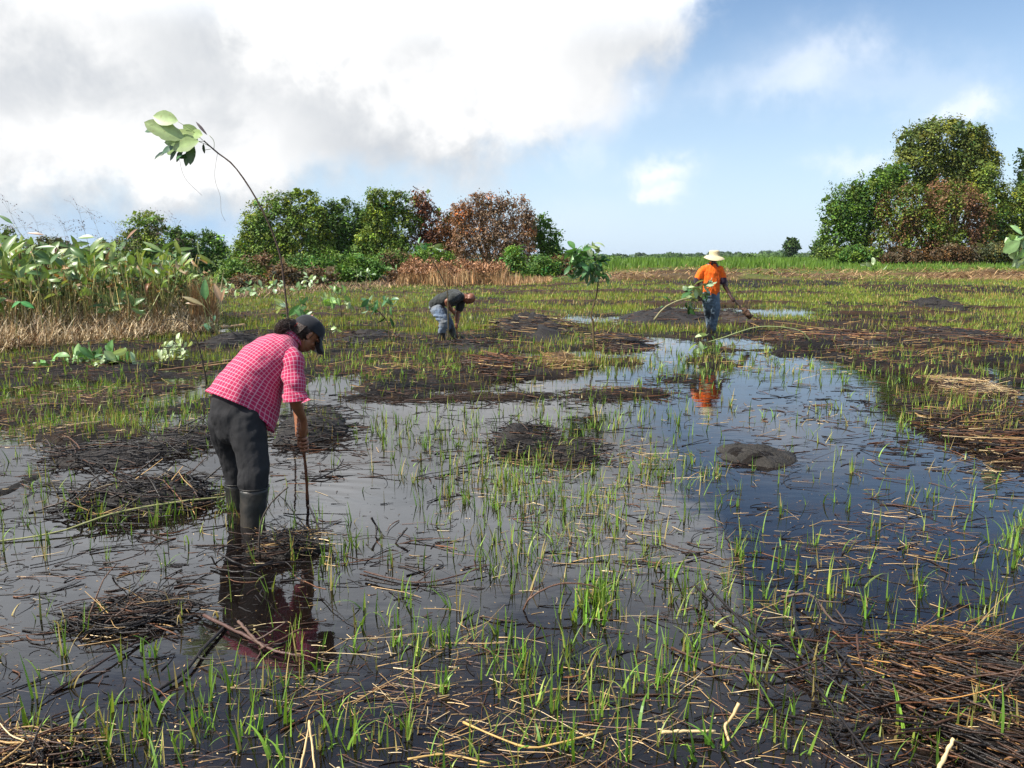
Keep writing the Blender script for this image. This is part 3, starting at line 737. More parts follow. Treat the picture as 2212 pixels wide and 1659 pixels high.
# --- marsh plants with paddle leaves (the thicket at the left)
def marsh_plant(seed, hmin, hmax, nst, dead=.3, flower=False, lean=.22):
    st = rs.bit_generator.state
    root = empty('broadleaf_plant', (0, 0, 0), 'x', 'plant')
    for i in range(nst):
        h = rs.uniform(hmin, hmax); az_ = rs.uniform(0, 6.28); r = h * rs.uniform(.05, lean)
        b = np.array((rs.normal(0, .07), rs.normal(0, .07), -.05)); top = b + np.array((math.cos(az_) * r - .12 * h * rs.random(), math.sin(az_) * r, h))
        mid = (b + top) / 2 + np.array((-math.cos(az_), -math.sin(az_), 0)) * r * .25
        isdead = rs.random() < dead
        sc = (.20, .13, .05) if isdead else [(.34, .34, .09), (.22, .28, .07), (.42, .34, .11)][rs.integers(3)]
        tube_obj('stalk', [b, mid, top], .014, .006, sc, M['stem'], root, k=8, sides=6, knob=.05)
        a = Acc()
        if isdead:
            col = [(.32, .17, .08), (.40, .25, .13), (.24, .12, .06)][rs.integers(3)]
            dv = np.array((rs.normal(0, .5) - .3, rs.normal(0, .4), rs.uniform(-1.2, .4)))
            leafmesh(a, top, dv, (rs.normal(), -1, .6), rs.uniform(.28, .42), rs.uniform(.07, .13), col, droop=.9, fold=.9, wob=.12, curl=.5)
        else:
            col = np.array([(.12, .20, .05), (.16, .25, .055), (.09, .17, .055), (.24, .30, .08)][rs.integers(4)])
            up = rs.uniform(-.15, 1.2)
            dv = np.array((rs.normal(-.15, .75), rs.normal(0, .6), up))
            leafmesh(a, top, dv, (rs.normal(0, .5), -.9, .7), rs.uniform(.28, .56), rs.uniform(.10, .20), col, droop=rs.uniform(.1, .8), fold=rs.uniform(.05, .6), wide=.4, wob=.05)
        a.obj('leaf', M['leaf'], root, world=True)
        if rs.random() < .55:      # a second, withered leaf lower down
            a = Acc(); t = rs.uniform(.45, .8); q_ = b * (1 - t) + top * t
            leafmesh(a, q_, (rs.normal(0, .5), rs.normal(0, .5), -.8), (rs.normal(), -1, .3), rs.uniform(.22, .36), rs.uniform(.06, .1), [(.36, .22, .11), (.26, .14, .07)][rs.integers(2)], droop=.4, fold=1.0, wob=.15, curl=.4)
            a.obj('leaf', M['leaf'], root)
    if flower: flower_stalk(root, hmax)
    return root
def flower_stalk(root, h, n=1):
    for i in range(n):
        top = np.array((rs.uniform(-.5, -.1), rs.normal(0, .2), h + rs.uniform(.5, 1.0)))
        P = bez([(0, 0, 0), (top[0] * .25, top[1] * .3, top[2] * .55), top], 14)
        a = Acc(); tubes(P[None], np.linspace(.007, .002, 14)[None], 5, np.array((.20, .17, .09)), a)
        for j in range(16):
            q_ = P[rs.integers(9, 14)]; d = np.array((rs.normal(-.1, .22), rs.normal(0, .15), rs.normal(.10, .16)))
            pp = bez([q_, q_ + d * .6 + (0, 0, .04), q_ + d * 1.1 - (0, 0, .05)], 6)
            tubes(pp[None], np.full((1, 6), .0016), 3, np.array((.22, .15, .10)), a)
            for e in range(5):
                z_ = pp[rs.integers(2, 6)] + rs.normal(0, .02, 3)
                leafquads(z_[None], np.array([rs.uniform(.02, .045)]), rs.normal(0, 1, (1, 3)), np.array([(.16, .09, .10)]) * rs.uniform(.6, 1.5), a, droop=1)
        a.obj('flower_stalk', M['stem'], root, smooth=False)
def put(o, loc, rz=0, s=1, label=None, group=None):
    o.location = loc; o.rotation_euler = (0, 0, rz); o.scale = (s, s, s)
    if label: o['label'] = label
    if group: o['group'] = group
def copy_tree(o):
    r = o.copy(); COL.objects.link(r)
    for ch in o.children:
        c = ch.copy(); COL.objects.link(c); c.parent = r
    return r
protos = [marsh_plant(i, 1.1, 1.85, 11, .34) for i in range(4)] + [marsh_plant(9, .7, 1.3, 7, .6), marsh_plant(10, 1.1, 1.8, 8, .3, True), marsh_plant(11, 1.1, 1.8, 9, .25, True)]
def front(u): return np.interp(u, [-300, 0, 300, 470], [12.6, 13.6, 15.6, 17.6])
used = [False] * len(protos)
n_front = n_seen = 0
ORD = 'first second third fourth fifth sixth seventh eighth ninth tenth eleventh twelfth thirteenth fourteenth fifteenth sixteenth seventeenth eighteenth nineteenth twentieth'.split()
spots = []
for row in range(6):
    for u in np.arange(-190, 452, 38 if row < 3 else 52):
        uu = u + rs.uniform(-15, 15); Y = front(uu) + .35 + row * .85 + rs.uniform(-.25, .25)
        if uu > 400 and row > 3: continue
        spots.append((uu, Y, row))
for (uu, Y, row) in spots:
    i = int(rs.integers(0, 4)) if row else int(rs.choice([0, 1, 2, 3, 4, 4]))
    if row >= 2 and rs.random() < .38: i = int(rs.choice([5, 6]))
    o = protos[i] if not used[i] else copy_tree(protos[i]); used[i] = True
    x = (uu - CU) / FOC * Y / .985
    s = rs.uniform(.85, 1.12) * np.interp(uu, [-200, 100, 250, 400, 460], [1.0, .98, .94, .92, .82]) * (1.0 if row else .8)
    lab = 'broad leaved marsh plant with paddle shaped leaves inside the dense thicket at the left'
    if row == 0: n_front += 1
    if row == 0 and uu > -40:
        n_seen += 1; lab = '%s marsh plant from the left picture edge in the front row of the thicket' % ORD[n_seen - 1]
    put(o, (x, Y, float(H(x, Y))), rs.uniform(0, 6.28) if i < 5 else rs.uniform(-.6, .6), s, lab, 'marsh plants of the thicket at the left')

def single_leaf_plant(label, Y, pts, leaf, col, sc=(.2, .22, .07), r=.008, flower=False):
    """a tall stalk through picture points with a leaf at its tip"""
    P = [np.array(at(u, v, Y)) for u, v in pts]; g = P[0].copy(); g[2] = H(g[0], Y)
    root = empty('tall_stalk_plant', tuple(g), label, 'plant', 'tall stalks rising over the thicket')
    tube_obj('stalk', [g] + P[1:], r, .004, sc, M['stem'], root, k=12, sides=5, knob=.04)
    for (du, dv, L, Wd, c) in leaf:
        a = Acc(); d = np.array((du, rs.normal(0, .25), -dv)); d /= np.linalg.norm(d)
        leafmesh(a, P[-1], d, (0, -.75, .8), L, Wd, c, droop=.2, fold=.3, wob=.04)
        a.obj('leaf', M['leaf'], root)
G1 = (.16, .24, .08); G2 = (.10, .19, .07); B1 = (.30, .17, .11); B2 = (.22, .13, .08)
for lb, Y, pts, lf in [
    ('tall stalk with a long folded leaf at the upper left picture edge', 14, [(95, 740), (75, 560), (28, 484)], [(-30, -22, .30, .07, G2)]),
    ('stalk with a half withered leaf pointing left above the thicket', 14.5, [(160, 740), (140, 570), (96, 508)], [(-40, -8, .34, .06, B2)]),
    ('stalk ending in a purplish brown leaf hanging beside a green one', 15, [(190, 740), (170, 600), (124, 534)], [(-60, -3, .46, .07, G2), (-8, 14, .14, .07, (.20, .09, .10))]),
    ('stalk with a plump olive green leaf held level against the clouds', 15.5, [(300, 720), (272, 560), (204, 513)], [(-40, -2, .34, .12, G1)]),
    ('stalk with a heart shaped yellow green leaf against the sky', 15.5, [(285, 720), (270, 620), (248, 520)], [(-8, 24, .24, .17, (.26, .36, .10))]),
    ('stalk with a curled pinkish brown dead leaf against the clouds', 16, [(330, 715), (300, 560), (296, 495)], [(-30, 22, .32, .08, B1)]),
    ('long bare stem carrying two narrow olive leaves over the round headed tree', 15.5, [(455, 700), (418, 600), (352, 545)], [(-42, -26, .46, .09, G1), (-62, -14, .42, .08, G2)]),
    ('small stalk with a green leaf bending right above the thicket', 15.5, [(230, 700), (215, 600), (205, 562)], [(16, -18, .18, .07, G2)]),
    ('upright green paddle leaf at the right end of the thicket', 16.5, [(468, 740), (462, 690), (444, 648)], [(0, -44, .44, .18, (.09, .21, .07))]),
    ('tall withered pale brown leaf standing at the right end of the thicket', 16.8, [(478, 740), (476, 690), (478, 652)], [(-14, -42, .42, .13, (.42, .28, .18)), (8, -30, .3, .08, (.36, .22, .13))]),
    ('thin straw coloured stalk leaning right at the tip of the thicket', 17, [(505, 700), (515, 672), (556, 602)], [(-2, 60, .12, .02, B1)]),
    ('pair of folded brown edged leaves pointing left at the right end of the thicket', 16.2, [(474, 740), (462, 690), (440, 660)], [(-48, -24, .5, .10, (.24, .20, .10)), (-38, -8, .4, .07, (.34, .22, .13))]),
    ('short stalk with a bright green drooping leaf low at the left', 13.2, [(36, 780), (36, 700), (44, 652)], [(34, 14, .24, .10, (.07, .27, .07)), (-28, 14, .2, .1, (.07, .25, .07))])]:
    single_leaf_plant(lb, Y, pts, lf, None)

def pick0(n, cols, p): return np.array(cols)[rs.choice(len(cols), n, p=p)]
def thicket_straw():
    acc = Acc(); n = 15000
    u = rs.uniform(-300, 475, n); d = rs.gamma(1.6, .7, n); y = front(u) - .9 + d; x = (u - CU) / FOC * y / .985
    hgt = sstep(-.9, .6, y - front(u)) * .55 + .03
    z = H(x, y) + rs.random(n) * hgt
    c = np.where((rs.random(n) < .65)[:, None], np.array((.60, .47, .28)), np.array((.26, .15, .07))) * np.exp(rs.normal(0, .3, (n, 1)))
    blades(np.stack([x, y, z], 1), rs.uniform(.12, .5, n), rs.uniform(.008, .022, n), rs.uniform(0, 6.28, n), rs.uniform(.3, 1.5, n), rs.normal(.5, .5, n), c, acc, seg=3)
    n = 3800; u = rs.uniform(-300, 478, n); y = front(u) + rs.uniform(0, 4.5, n); x = (u - CU) / FOC * y / .985
    c = np.where((rs.random(n) < .5)[:, None], np.array((.46, .36, .14)), np.array((.24, .26, .09))) * np.exp(rs.normal(0, .3, (n, 1)))
    blades(np.stack([x, y, H(x, y)], 1), rs.uniform(.3, 1.5, n), rs.uniform(.008, .028, n), rs.uniform(0, 6.28, n), np.abs(rs.normal(0, .3, n)), rs.normal(.1, .2, n), c, acc, seg=3)
    # reddish standing stems at the right tip
    n = 420; u = rs.uniform(425, 478, n); y = front(u) + rs.uniform(-.2, 1.2, n); x = (u - CU) / FOC * y / .985
    c = np.array((.40, .22, .09)) * np.exp(rs.normal(0, .3, (n, 1)))
    blades(np.stack([x, y, H(x, y)], 1), rs.uniform(.5, 1.3, n), rs.uniform(.012, .025, n), rs.uniform(0, 6.28, n), rs.uniform(0, .22, n), rs.normal(.05, .2, n), c, acc, seg=3)
    o = acc.obj('dry_straw', M['straw'], None, smooth=False)
    tag(o, 'tangled pale dry straw and stems at the foot of the thicket', 'straw', kind='stuff')
    # undergrowth among the stalks
    acc = Acc(); n = 11000; u = rs.uniform(-300, 470, n); y = front(u) + rs.uniform(.5, 5, n); x = (u - CU) / FOC * y / .985
    z = H(x, y) + rs.uniform(.1, 1.25, n)
    c = pick0(n, [(.09, .15, .035), (.05, .09, .025), (.26, .16, .08)], [.45, .3, .25]) * np.exp(rs.normal(0, .3, (n, 1)))
    leafquads(np.stack([x, y, z], 1), rs.uniform(.05, .18, n), rs.normal(0, .6, (n, 3)) + (0, -.4, .7), c, acc)
    o = acc.obj('undergrowth', M['foliage'], None, smooth=False)
    tag(o, 'dark leafy undergrowth between the stalks of the thicket', 'undergrowth', kind='stuff')
thicket_straw()

PALE = (.34, .44, .22); MIDG = (.11, .24, .07); DARK = (.04, .12, .035)
def sapling(label, Y, stem, r0, r1, clusters, scol=(.10, .08, .04), extra=None, name='sapling', group='planted saplings', cat='sapling', ground=True, depth=0.0):
    """stem: picture points; clusters: (u, v, dY, spread_px, n, L, W, colour, (du, dv) mean direction, petiole)"""
    n_ = len(stem); P = [np.array(at(s[0], s[1], Y + (s[2] if len(s) > 2 else depth * i / n_))) for i, s in enumerate(stem)]
    if ground: P[0][2] = min(P[0][2], float(max(H(P[0][0], P[0][1]), -.05)))
    root = empty(name, tuple(P[0]), label, cat, group)
    tube_obj('stem', P, r0, r1, scol, M['bark'], root, k=26, sides=8, knob=.07)
    for (u, v, dY, sp, n, L, Wd, col, dr, pet) in clusters:
        c0 = np.array(at(u, v, Y + dY)); px = (Y + dY) / FOC
        for i in range(n):
            a_ = rs.uniform(0, 6.28); rr = sp * px * math.sqrt(rs.random())
            b = c0 + np.array((math.cos(a_) * rr, rs.normal(0, sp * px * .5), math.sin(a_) * rr))
            d = np.array((dr[0], 0, -dr[1]), float); d = d / (np.linalg.norm(d) + 1e-6) * dr[2] + rs.normal(0, 1, 3) * (1, .7, 1) * .75
            nn = np.array((rs.normal(0, .5), rs.normal(-.5, .5), 1.0 if rs.random() < .6 else -.6))
            a = Acc(); l_ = L * rs.uniform(.65, 1.25)
            leafmesh(a, b, d, nn, l_, Wd * l_ / L * rs.uniform(.8, 1.2), np.array(col) * np.exp(rs.normal(0, .18)), droop=rs.uniform(.1, .7), fold=rs.uniform(.05, .4), wide=.55, wob=.05, seg=7)
            if pet:
                q_ = c0 + (b - c0) * .1
                tubes(bez([q_, (q_ + b) / 2 + (0, 0, pet * .1), b + d / np.linalg.norm(d) * l_ * .1], 6)[None], np.full((1, 6), .0022 * max(1, Y / 9)), 4, np.array((.16, .2, .07)), a)
            a.obj('leaf', M['leaf'], root)
    return root
# the tall leaning one against the clouds
Y0 = 8.6
tall = sapling('tall thin sapling leaning left with big pale leaves high against the clouds', Y0,
    [(628, 905), (626, 760), (622, 690), (614, 615), (604, 548), (580, 482), (545, 415), (505, 358), (470, 330), (440, 304)], .010, .0075, [
     (415, 335, .05, 10, 2, .17, .06, DARK, (-.2, 1, .8), .1)], scol=(.085, .055, .04))
for (u, v, du, dv, L, Wd, col, nz, dr) in [
    (385, 262, -68, -16, .30, .17, (.30, .40, .17), .25, .1), (400, 300, -86, -34, .38, .20, (.32, .41, .18), .3, .1), (428, 302, -66, -18, .34, .15, (.33, .42, .18), .2, .1),
    (430, 305, -72, 14, .34, .16, (.28, .38, .15), .25, .1), (438, 292, -44, -6, .22, .13, (.25, .35, .12), .3, .2), (352, 280, -48, -4, .26, .09, (.06, .12, .05), .6, .3),
    (378, 318, -34, 6, .20, .08, (.05, .11, .06), .5, .5), (384, 322, -22, 20, .17, .05, (.05, .09, .06), .5, .3), (398, 318, -26, 30, .20, .06, (.05, .10, .06), .5, .3), (418, 312, -8, 34, .22, .10, (.06, .11, .05), .4, .2),
    (440, 310, -8, 22, .13, .04, (.04, .07, .05), .5, .2), (448, 292, -24, -28, .20, .03, (.07, .05, .06), .2, .2), (405, 315, -30, 4, .2, .09, (.12, .22, .07), .3, .3), (375, 292, -58, -26, .34, .17, (.30, .38, .17), .2, .1), (408, 300, -60, 4, .30, .15, (.26, .36, .15), .3, .2), (395, 312, -44, 14, .26, .12, (.20, .30, .12), .3, .3), (360, 326, -24, 18, .16, .05, (.05, .10, .07), .4, .3), (410, 322, -14, 30, .2, .08, (.05, .11, .05), .3, .3), (432, 298, -30, -24, .22, .12, (.28, .38, .15), .2, .1)]:
    a = Acc(); b = np.array(at(u, v, Y0 + rs.normal(0, .06)))
    leafmesh(a, b, (du, rs.normal(0, 12), -dv), (rs.normal(0, .1), -1, nz), L, Wd, col, droop=dr, fold=.12, wide=.5, wob=.05, seg=9)
    a.obj('leaf', M['leaf'], tall)
a = Acc()
for q_ in ([(438, 303), (415, 282), (385, 263)], [(442, 305), (420, 305), (400, 300)], [(462, 325), (462, 305), (452, 292)], [(455, 322), (442, 324)], [(455, 318), (445, 312), (430, 306)]):
    P = bez([np.array(at(u, v, Y0)) for u, v in q_], 8); tubes(P[None], np.full((1, 8), .003), 5, np.array((.2, .24, .09)), a)
a.obj('petioles', M['stem'], tall)
a = Acc()
for q_ in ([(388, 322), (388, 345), (400, 385), (436, 422)], [(470, 330), (464, 370), (466, 395), (476, 425), (478, 458), (487, 478)]):
    P = bez([np.array(at(u, v, Y0)) for u, v in q_], 16); tubes(P[None], np.full((1, 16), .0016), 4, np.array((.25, .22, .18)), a)
a.obj('hanging_fibres', M['stem'], tall)

sapling('bare arching sapling bent to the left beside the woman', 9.9, [(447, 832), (440, 795), (428, 745), (404, 700), (375, 690), (352, 692)], .014, .005, [(312, 672, .1, 6, 3, .2, .09, (.25, .38, .2), (-1, .2, 1), 0)], scol=(.06, .045, .03))
sapling('low arching sapling with a drooping dark leaf cluster before the thicket', 11.6, [(212, 868), (218, 828), (240, 806), (275, 798), (310, 808), (350, 818), (395, 838)], .01, .004,
    [(325, 798, 0, 12, 7, .26, .11, (.14, .26, .12), (-.3, 1, 1.0), .05), (318, 800, 0, 8, 3, .2, .07, DARK, (-.6, .6, 1), 0)], scol=(.07, .05, .03))
sapling('cut branch of very pale whitish green leaves lying before the thicket', 12.3, [(395, 838), (410, 850), (430, 862), (455, 852)], .008, .004,
    [(376, 756, -.2, 30, 48, .15, .075, (.46, .55, .33), (0, .3, .3), .04)], cat='branch', name='leafy_branch', group='cut leafy branches on the ground', ground=False)
sapling('felled dark green leafy branch lying in the mud at the left, stem pointing right', 11.4, [(512, 782), (430, 792), (350, 800), (290, 802), (240, 800), (180, 806)], .013, .006,
    [(255, 784, 0, 26, 28, .22, .10, MIDG, (-.5, -.2, .6), .04), (205, 784, .1, 26, 26, .22, .10, MIDG, (-.7, .1, .7), .04), (165, 792, -.1, 28, 24, .2, .09, (.20, .36, .12), (-.8, .1, .6), .04), (235, 778, -.2, 20, 9, .2, .11, (.40, .52, .30), (-.4, 0, .5), .03),
     (105, 800, -.2, 26, 14, .22, .09, (.16, .33, .10), (-1, .3, .7), .04), (285, 788, 0, 14, 8, .18, .08, (.36, .48, .26), (.3, .2, .6), .03)], scol=(.24, .14, .07), cat='branch', name='leafy_branch', group='cut leafy branches on the ground', ground=False)
for g_ in (1,):
    pass
sapling('straight sapling with a dense drooping green crown between the two men', 13.7, [(1283, 758), (1281, 700), (1277, 678), (1288, 640), (1292, 600), (1285, 560), (1276, 538)], .02, .008,
    [(1262, 548, 0, 26, 50, .18, .08, (.08, .20, .05), (-.3, .9, .9), .05), (1278, 530, -.1, 12, 6, .24, .12, (.36, .45, .24), (.3, .9, .9), .05), (1252, 580, 0, 22, 34, .18, .07, (.07, .17, .06), (-.8, .8, 1), .05),
     (1290, 582, 0, 20, 40, .18, .08, (.08, .20, .06), (.2, .8, .9), .05), (1296, 560, 0, 12, 6, .17, .08, DARK, (.6, .6, .8), .04)], scol=(.12, .085, .04))
sapling('slim sapling rising behind the back of the bald man', 14.4, [(968, 700), (967, 640), (958, 608), (940, 572), (925, 545)], .013, .007,
    [(908, 528, 0, 14, 9, .18, .08, (.07, .22, .07), (-.4, .3, .6), .04), (930, 532, 0, 8, 3, .17, .08, PALE, (.4, -.1, .9), .03)])
sapling('sapling tuft of pale green leaves in mid field left of the bald man', 20, [(741, 712), (738, 680), (735, 652)], .012, .008,
    [(722, 632, 0, 24, 22, .24, .12, (.22, .36, .12), (.2, .4, .5), .05), (700, 655, 0, 6, 3, .22, .1, PALE, (-.2, -1, .8), .03), (748, 650, 0, 10, 6, .24, .12, (.42, .5, .3), (.5, .8, .8), 0)], scol=(.13, .1, .05))
sapling('small dark leaved sapling right of the woman', 14.6, [(842, 745), (838, 700), (825, 680), (812, 668)], .014, .006,
    [(805, 662, 0, 18, 12, .19, .08, (.07, .18, .07), (0, .1, .5), .05), (838, 655, 0, 16, 9, .17, .07, (.08, .2, .08), (.3, -.5, .6), .05), (838, 675, .1, 12, 5, .17, .06, DARK, (.3, .8, .8), .04)], scol=(.09, .06, .04))
sapling('white leaved small sapling just behind the black cap', 12.6, [(624, 800), (622, 740), (620, 690), (618, 668)], .009, .006,
    [(612, 662, 0, 7, 5, .2, .11, (.48, .58, .38), (-.5, -.5, .9), .03), (650, 672, .2, 16, 8, .22, .08, (.09, .2, .06), (.6, -.3, .6), .05), (618, 680, 0, 8, 4, .16, .07, MIDG, (0, 1, .8), .02)], scol=(.10, .09, .04))
sapling('tiny seedling on a thin dark stick right of the cap', 13.6, [(722, 745), (716, 725), (712, 706)], .008, .005, [(728, 712, 0, 6, 5, .11, .06, (.42, .55, .25), (.3, -.4, .6), .02)], scol=(.07, .05, .03))
sapling('thin bare stick planted in front of the thicket at the left', 12.4, [(44, 775), (43, 750), (42, 728)], .012, .008, [(43, 726, 0, 3, 2, .1, .03, (.3, .16, .08), (0, 1, .5), 0)], scol=(.14, .07, .04))
sapling('dark leafy seedling standing among the reddish stems of the thicket tip', 15.8, [(474, 760), (466, 720), (458, 700)], .008, .005, [(452, 702, 0, 18, 12, .16, .06, (.10, .22, .12), (0, -.2, .4), .04)])
sapling('felled sapling with pale leaves and long arching stem before the orange shirted man', 13.3, [(1752, 738), (1730, 716), (1690, 707), (1640, 706), (1600, 716), (1560, 730), (1525, 740)], .011, .009,
    [(1512, 748, 0, 12, 7, .20, .085, (.34, .46, .24), (-.8, .3, .8), .03), (1545, 748, 0, 20, 12, .17, .07, (.12, .25, .06), (-.2, .3, .4), .04), (1530, 722, 0, 6, 3, .2, .07, PALE, (-1, .1, .9), .02)], scol=(.24, .28, .12), cat='branch', name='leafy_branch', group='cut leafy branches on the ground', ground=False)
sapling('pale leaved seedling on the straw bank in front of the grove at the right', 30, [(1895, 612), (1890, 590), (1886, 580)], .015, .01, [(1882, 572, 0, 7, 6, .34, .18, (.42, .52, .30), (-.2, -.3, .7), .03), (1905, 582, 0, 2, 2, .34, .12, PALE, (.3, -1, 1.2), 0)])
sapling('big leaved sapling entering the picture at the right edge', 12, [(2235, 720), (2232, 620), (2222, 540)], .015, .01, [(2205, 520, 0, 18, 14, .22, .12, (.22, .36, .14), (-.6, .3, .6), .05), (2212, 548, 0, 14, 6, .2, .1, (.38, .48, .28), (-.4, .5, .6), .03)])
# seedling row along the left field edge
GSR = 'row of pale seedlings along the left field edge'
for i, (u, v, s) in enumerate(sorted([(470, 650, 22), (492, 646, 24), (512, 650, 20), (530, 640, 22), (548, 645, 18), (566, 640, 22), (590, 642, 24), (606, 634, 18), (655, 628, 24), (672, 634, 20), (700, 622, 16), (770, 614, 20), (790, 618, 26), (855, 610, 24), (880, 608, 20), (642, 640, 16), (583, 632, 16)], key=lambda t: t[0])):
    sapling('%s seedling from the left in the row of pale seedlings along the far field edge' % ORD[i], float(gY(v)), [(u, v), (u + 1, v - s * .5), (u + 2, v - s * .8)], .014, .01,
            [(u + 2, v - s, 0, s * .42, 7, .30, .14, (.34, .46, .26) if i % 3 else (.16, .28, .10), (0, -.1, .3), .04)], group=GSR, scol=(.3, .24, .14))
# ---------------------------------------------------------------- litter and shoots
def sticks(acc, P0, az_, L, r, curve, tilt, C, k=6, sides=4, rough=.02):
    """curved stems starting at P0"""
    n = len(P0); t = np.linspace(0, 1, k)
    a = az_[:, None] + curve[:, None] * (t[None] - .5) + np.cumsum(rs.normal(0, .10, (n, k)), 1)
    ds = L[:, None] / (k - 1)
    x = np.cumsum(np.cos(a) * ds, 1); y = np.cumsum(np.sin(a) * ds, 1)
    z = tilt[:, None] * L[:, None] * t[None] + np.cumsum(rs.normal(0, rough, (n, k)), 1) * L[:, None] * .5
    P = np.stack([P0[:, :1] + x - x[:, -1:] / 2, P0[:, 1:2] + y - y[:, -1:] / 2, P0[:, 2:3] + z], -1)
    tubes(P, r[:, None] * np.linspace(1.1, .6, k)[None], sides, C, acc, cap=False)

def gauss_uv(cl):
    U, V_ = [], []
    for (u, v, ru, rv, n) in cl:
        U.append(u + rs.normal(0, .55, n) * ru); V_.append(v + rs.normal(0, .55, n) * rv)
    return np.concatenate(U), np.concatenate(V_)
def clipv(u, v):
    k = (v < 1720) & (v > 600) & (u > -250) & (u < 2460); return u[k], v[k]

BLACK = np.array((.016, .013, .012)); DBROWN = np.array((.05, .026, .016)); RUST = np.array((.13, .055, .025)); TAN = np.array((.40, .25, .10)); PTAN = np.array((.58, .44, .24))
def pick(n, cols, p):
    c = np.array(cols)[rs.choice(len(cols), n, p=p)]; return c * np.exp(rs.normal(0, .28, (n, 1)))

def litter():
    # small charred bits and stems afloat and on the mud
    acc = Acc()
    cl = [(300, 1085, 170, 45, 120), (230, 985, 140, 24, 90), (415, 950, 90, 24, 90), (600, 1190, 110, 26, 70), (290, 1335, 120, 34, 80), (690, 940, 110, 40, 200), (640, 1010, 130, 40, 90),
          (1000, 858, 380, 18, 420), (1360, 852, 170, 16, 260), (1470, 822, 90, 14, 100), (2130, 900, 180, 70, 420), (2190, 980, 130, 70, 320), (1950, 960, 160, 50, 160),
          (2120, 1480, 190, 80, 200), (2200, 1600, 200, 110, 260), (1850, 1560, 220, 90, 200), (1750, 1400, 160, 90, 110), (60, 1630, 160, 60, 160), (1130, 958, 110, 34, 130), (1230, 985, 100, 28, 120), (1636, 990, 130, 30, 70),
          (1850, 870, 260, 45, 260), (1700, 1200, 420, 150, 260), (1100, 960, 400, 90, 300), (300, 1250, 300, 120, 260), (100, 1050, 150, 60, 120), (700, 1440, 120, 30, 20), (900, 1230, 160, 60, 60)]
    u, v = gauss_uv(cl); ub, vb = rs.uniform(-200, 2400, 1700), 860 + 850 * rs.random(1700) ** 1.0
    u, v = clipv(np.concatenate([u, ub]), np.concatenate([v, vb])); x, y = gxy(u, v); n = len(x)
    big = rs.random(n) < .30
    L = np.where(big, rs.lognormal(-1.75, .5, n), rs.lognormal(-3.0, .5, n)) * np.interp(y, [2, 5, 12], [.8, 1, 1.25]); L = np.clip(L, .02, .6)
    r = np.where(big, rs.uniform(.0018, .0045, n), rs.uniform(.001, .0025, n)) * np.interp(y, [2, 5, 12], [.9, 1, 1.6])
    z = np.maximum(H(x, y), 0) + r * rs.uniform(-.3, 1.5, n)
    sticks(acc, np.stack([x, y, z], 1), np.where(rs.random(n) < .6, rs.normal(0, .5, n), rs.uniform(0, 6.28, n)), L, r, rs.normal(0, .9, n), np.abs(rs.normal(0, .05, n)), pick(n, [BLACK, DBROWN, RUST], [.62, .28, .10]), acc and 6)
    # matted stems on the mud banks further off
    n = 24000; u = rs.uniform(-200, 2420, n); v = 612 + 350 * rs.random(n) ** 1.2; x, y = gxy(u, v); z = H(x, y); st = strips(x, y)
    k = (z > .0) & (rs.random(n) < np.maximum(sstep(.48, .62, st), burnt(x, y)) * .8 + .15 * fbm(x * .7, y * .7, 2, 2)); x, y, z = x[k], y[k], z[k]; n = len(x)
    rb = fbm(x * .5, y * .9, 3, 3)
    c = np.where((rb > .53)[:, None], pick(n, [DBROWN, RUST, TAN], [.35, .5, .15]), pick(n, [BLACK, DBROWN, RUST], [.6, .3, .1]))
    L = rs.uniform(.08, .42, n); r = np.maximum(.003, y * .00042) * rs.uniform(.6, 1.2, n)
    sticks(acc, np.stack([x, y, z + rs.uniform(0, .05, n)], 1), rs.normal(0, .7, n), L, r, rs.normal(0, .9, n), rs.normal(0, .1, n), c, 4, 3)
    o = acc.obj('charred_stems', M['char'], None, smooth=True)
    tag(o, 'scattered charred stems floating on the water and matted on the mud', 'debris', kind='stuff')
    # straw
    acc = Acc()
    cl = [(1000, 1540, 380, 90, 300), (1500, 1450, 300, 120, 130), (1300, 1600, 500, 60, 150), (2150, 1440, 160, 50, 420), (2180, 1560, 180, 90, 420), (1250, 1130, 250, 120, 300), (1150, 1030, 180, 60, 200), (1900, 1170, 260, 90, 420),
          (1330, 975, 150, 26, 150), (1700, 900, 220, 40, 160), (2090, 840, 60, 20, 160), (200, 880, 320, 60, 500), (100, 940, 200, 40, 300), (1700, 790, 300, 20, 200), (900, 800, 300, 40, 200), (1850, 760, 300, 30, 300), (900, 1400, 250, 50, 90),
          (2150, 1010, 120, 60, 200), (760, 1500, 260, 60, 140), (1500, 1040, 160, 30, 90), (1480, 1300, 300, 120, 160)]
    u, v = gauss_uv(cl); ub, vb = rs.uniform(-200, 2400, 1100), 800 + 900 * rs.random(1100) ** .8
    u, v = clipv(np.concatenate([u, ub]), np.concatenate([v, vb])); x, y = gxy(u, v); n = len(x)
    L = np.clip(rs.lognormal(-2.55, .7, n), .015, .42); r = rs.uniform(.0008, .0021, n) * np.interp(y, [2, 5, 12], [.85, 1.0, 2.0])
    z = np.maximum(H(x, y), 0) + rs.uniform(-.2, 1.5, n) * r
    sub = (rs.random(n) < .42) & (H(x, y) < -.02); z = np.where(sub, -rs.uniform(.01, .05, n), z)
    sticks(acc, np.stack([x, y, z], 1), rs.normal(0, .75, n), L, r, rs.normal(0, .25, n), np.abs(rs.normal(0, .09, n)), pick(n, [TAN, PTAN, RUST, DBROWN], [.38, .14, .28, .20]), 4, 4, .008)
    # bits of leaf and husk
    n = 5000; u = rs.uniform(-200, 2400, n); v = 850 + 850 * rs.random(n); x, y = gxy(u, v)
    c = pick(n, [TAN, DBROWN, BLACK, PTAN], [.25, .35, .3, .1])
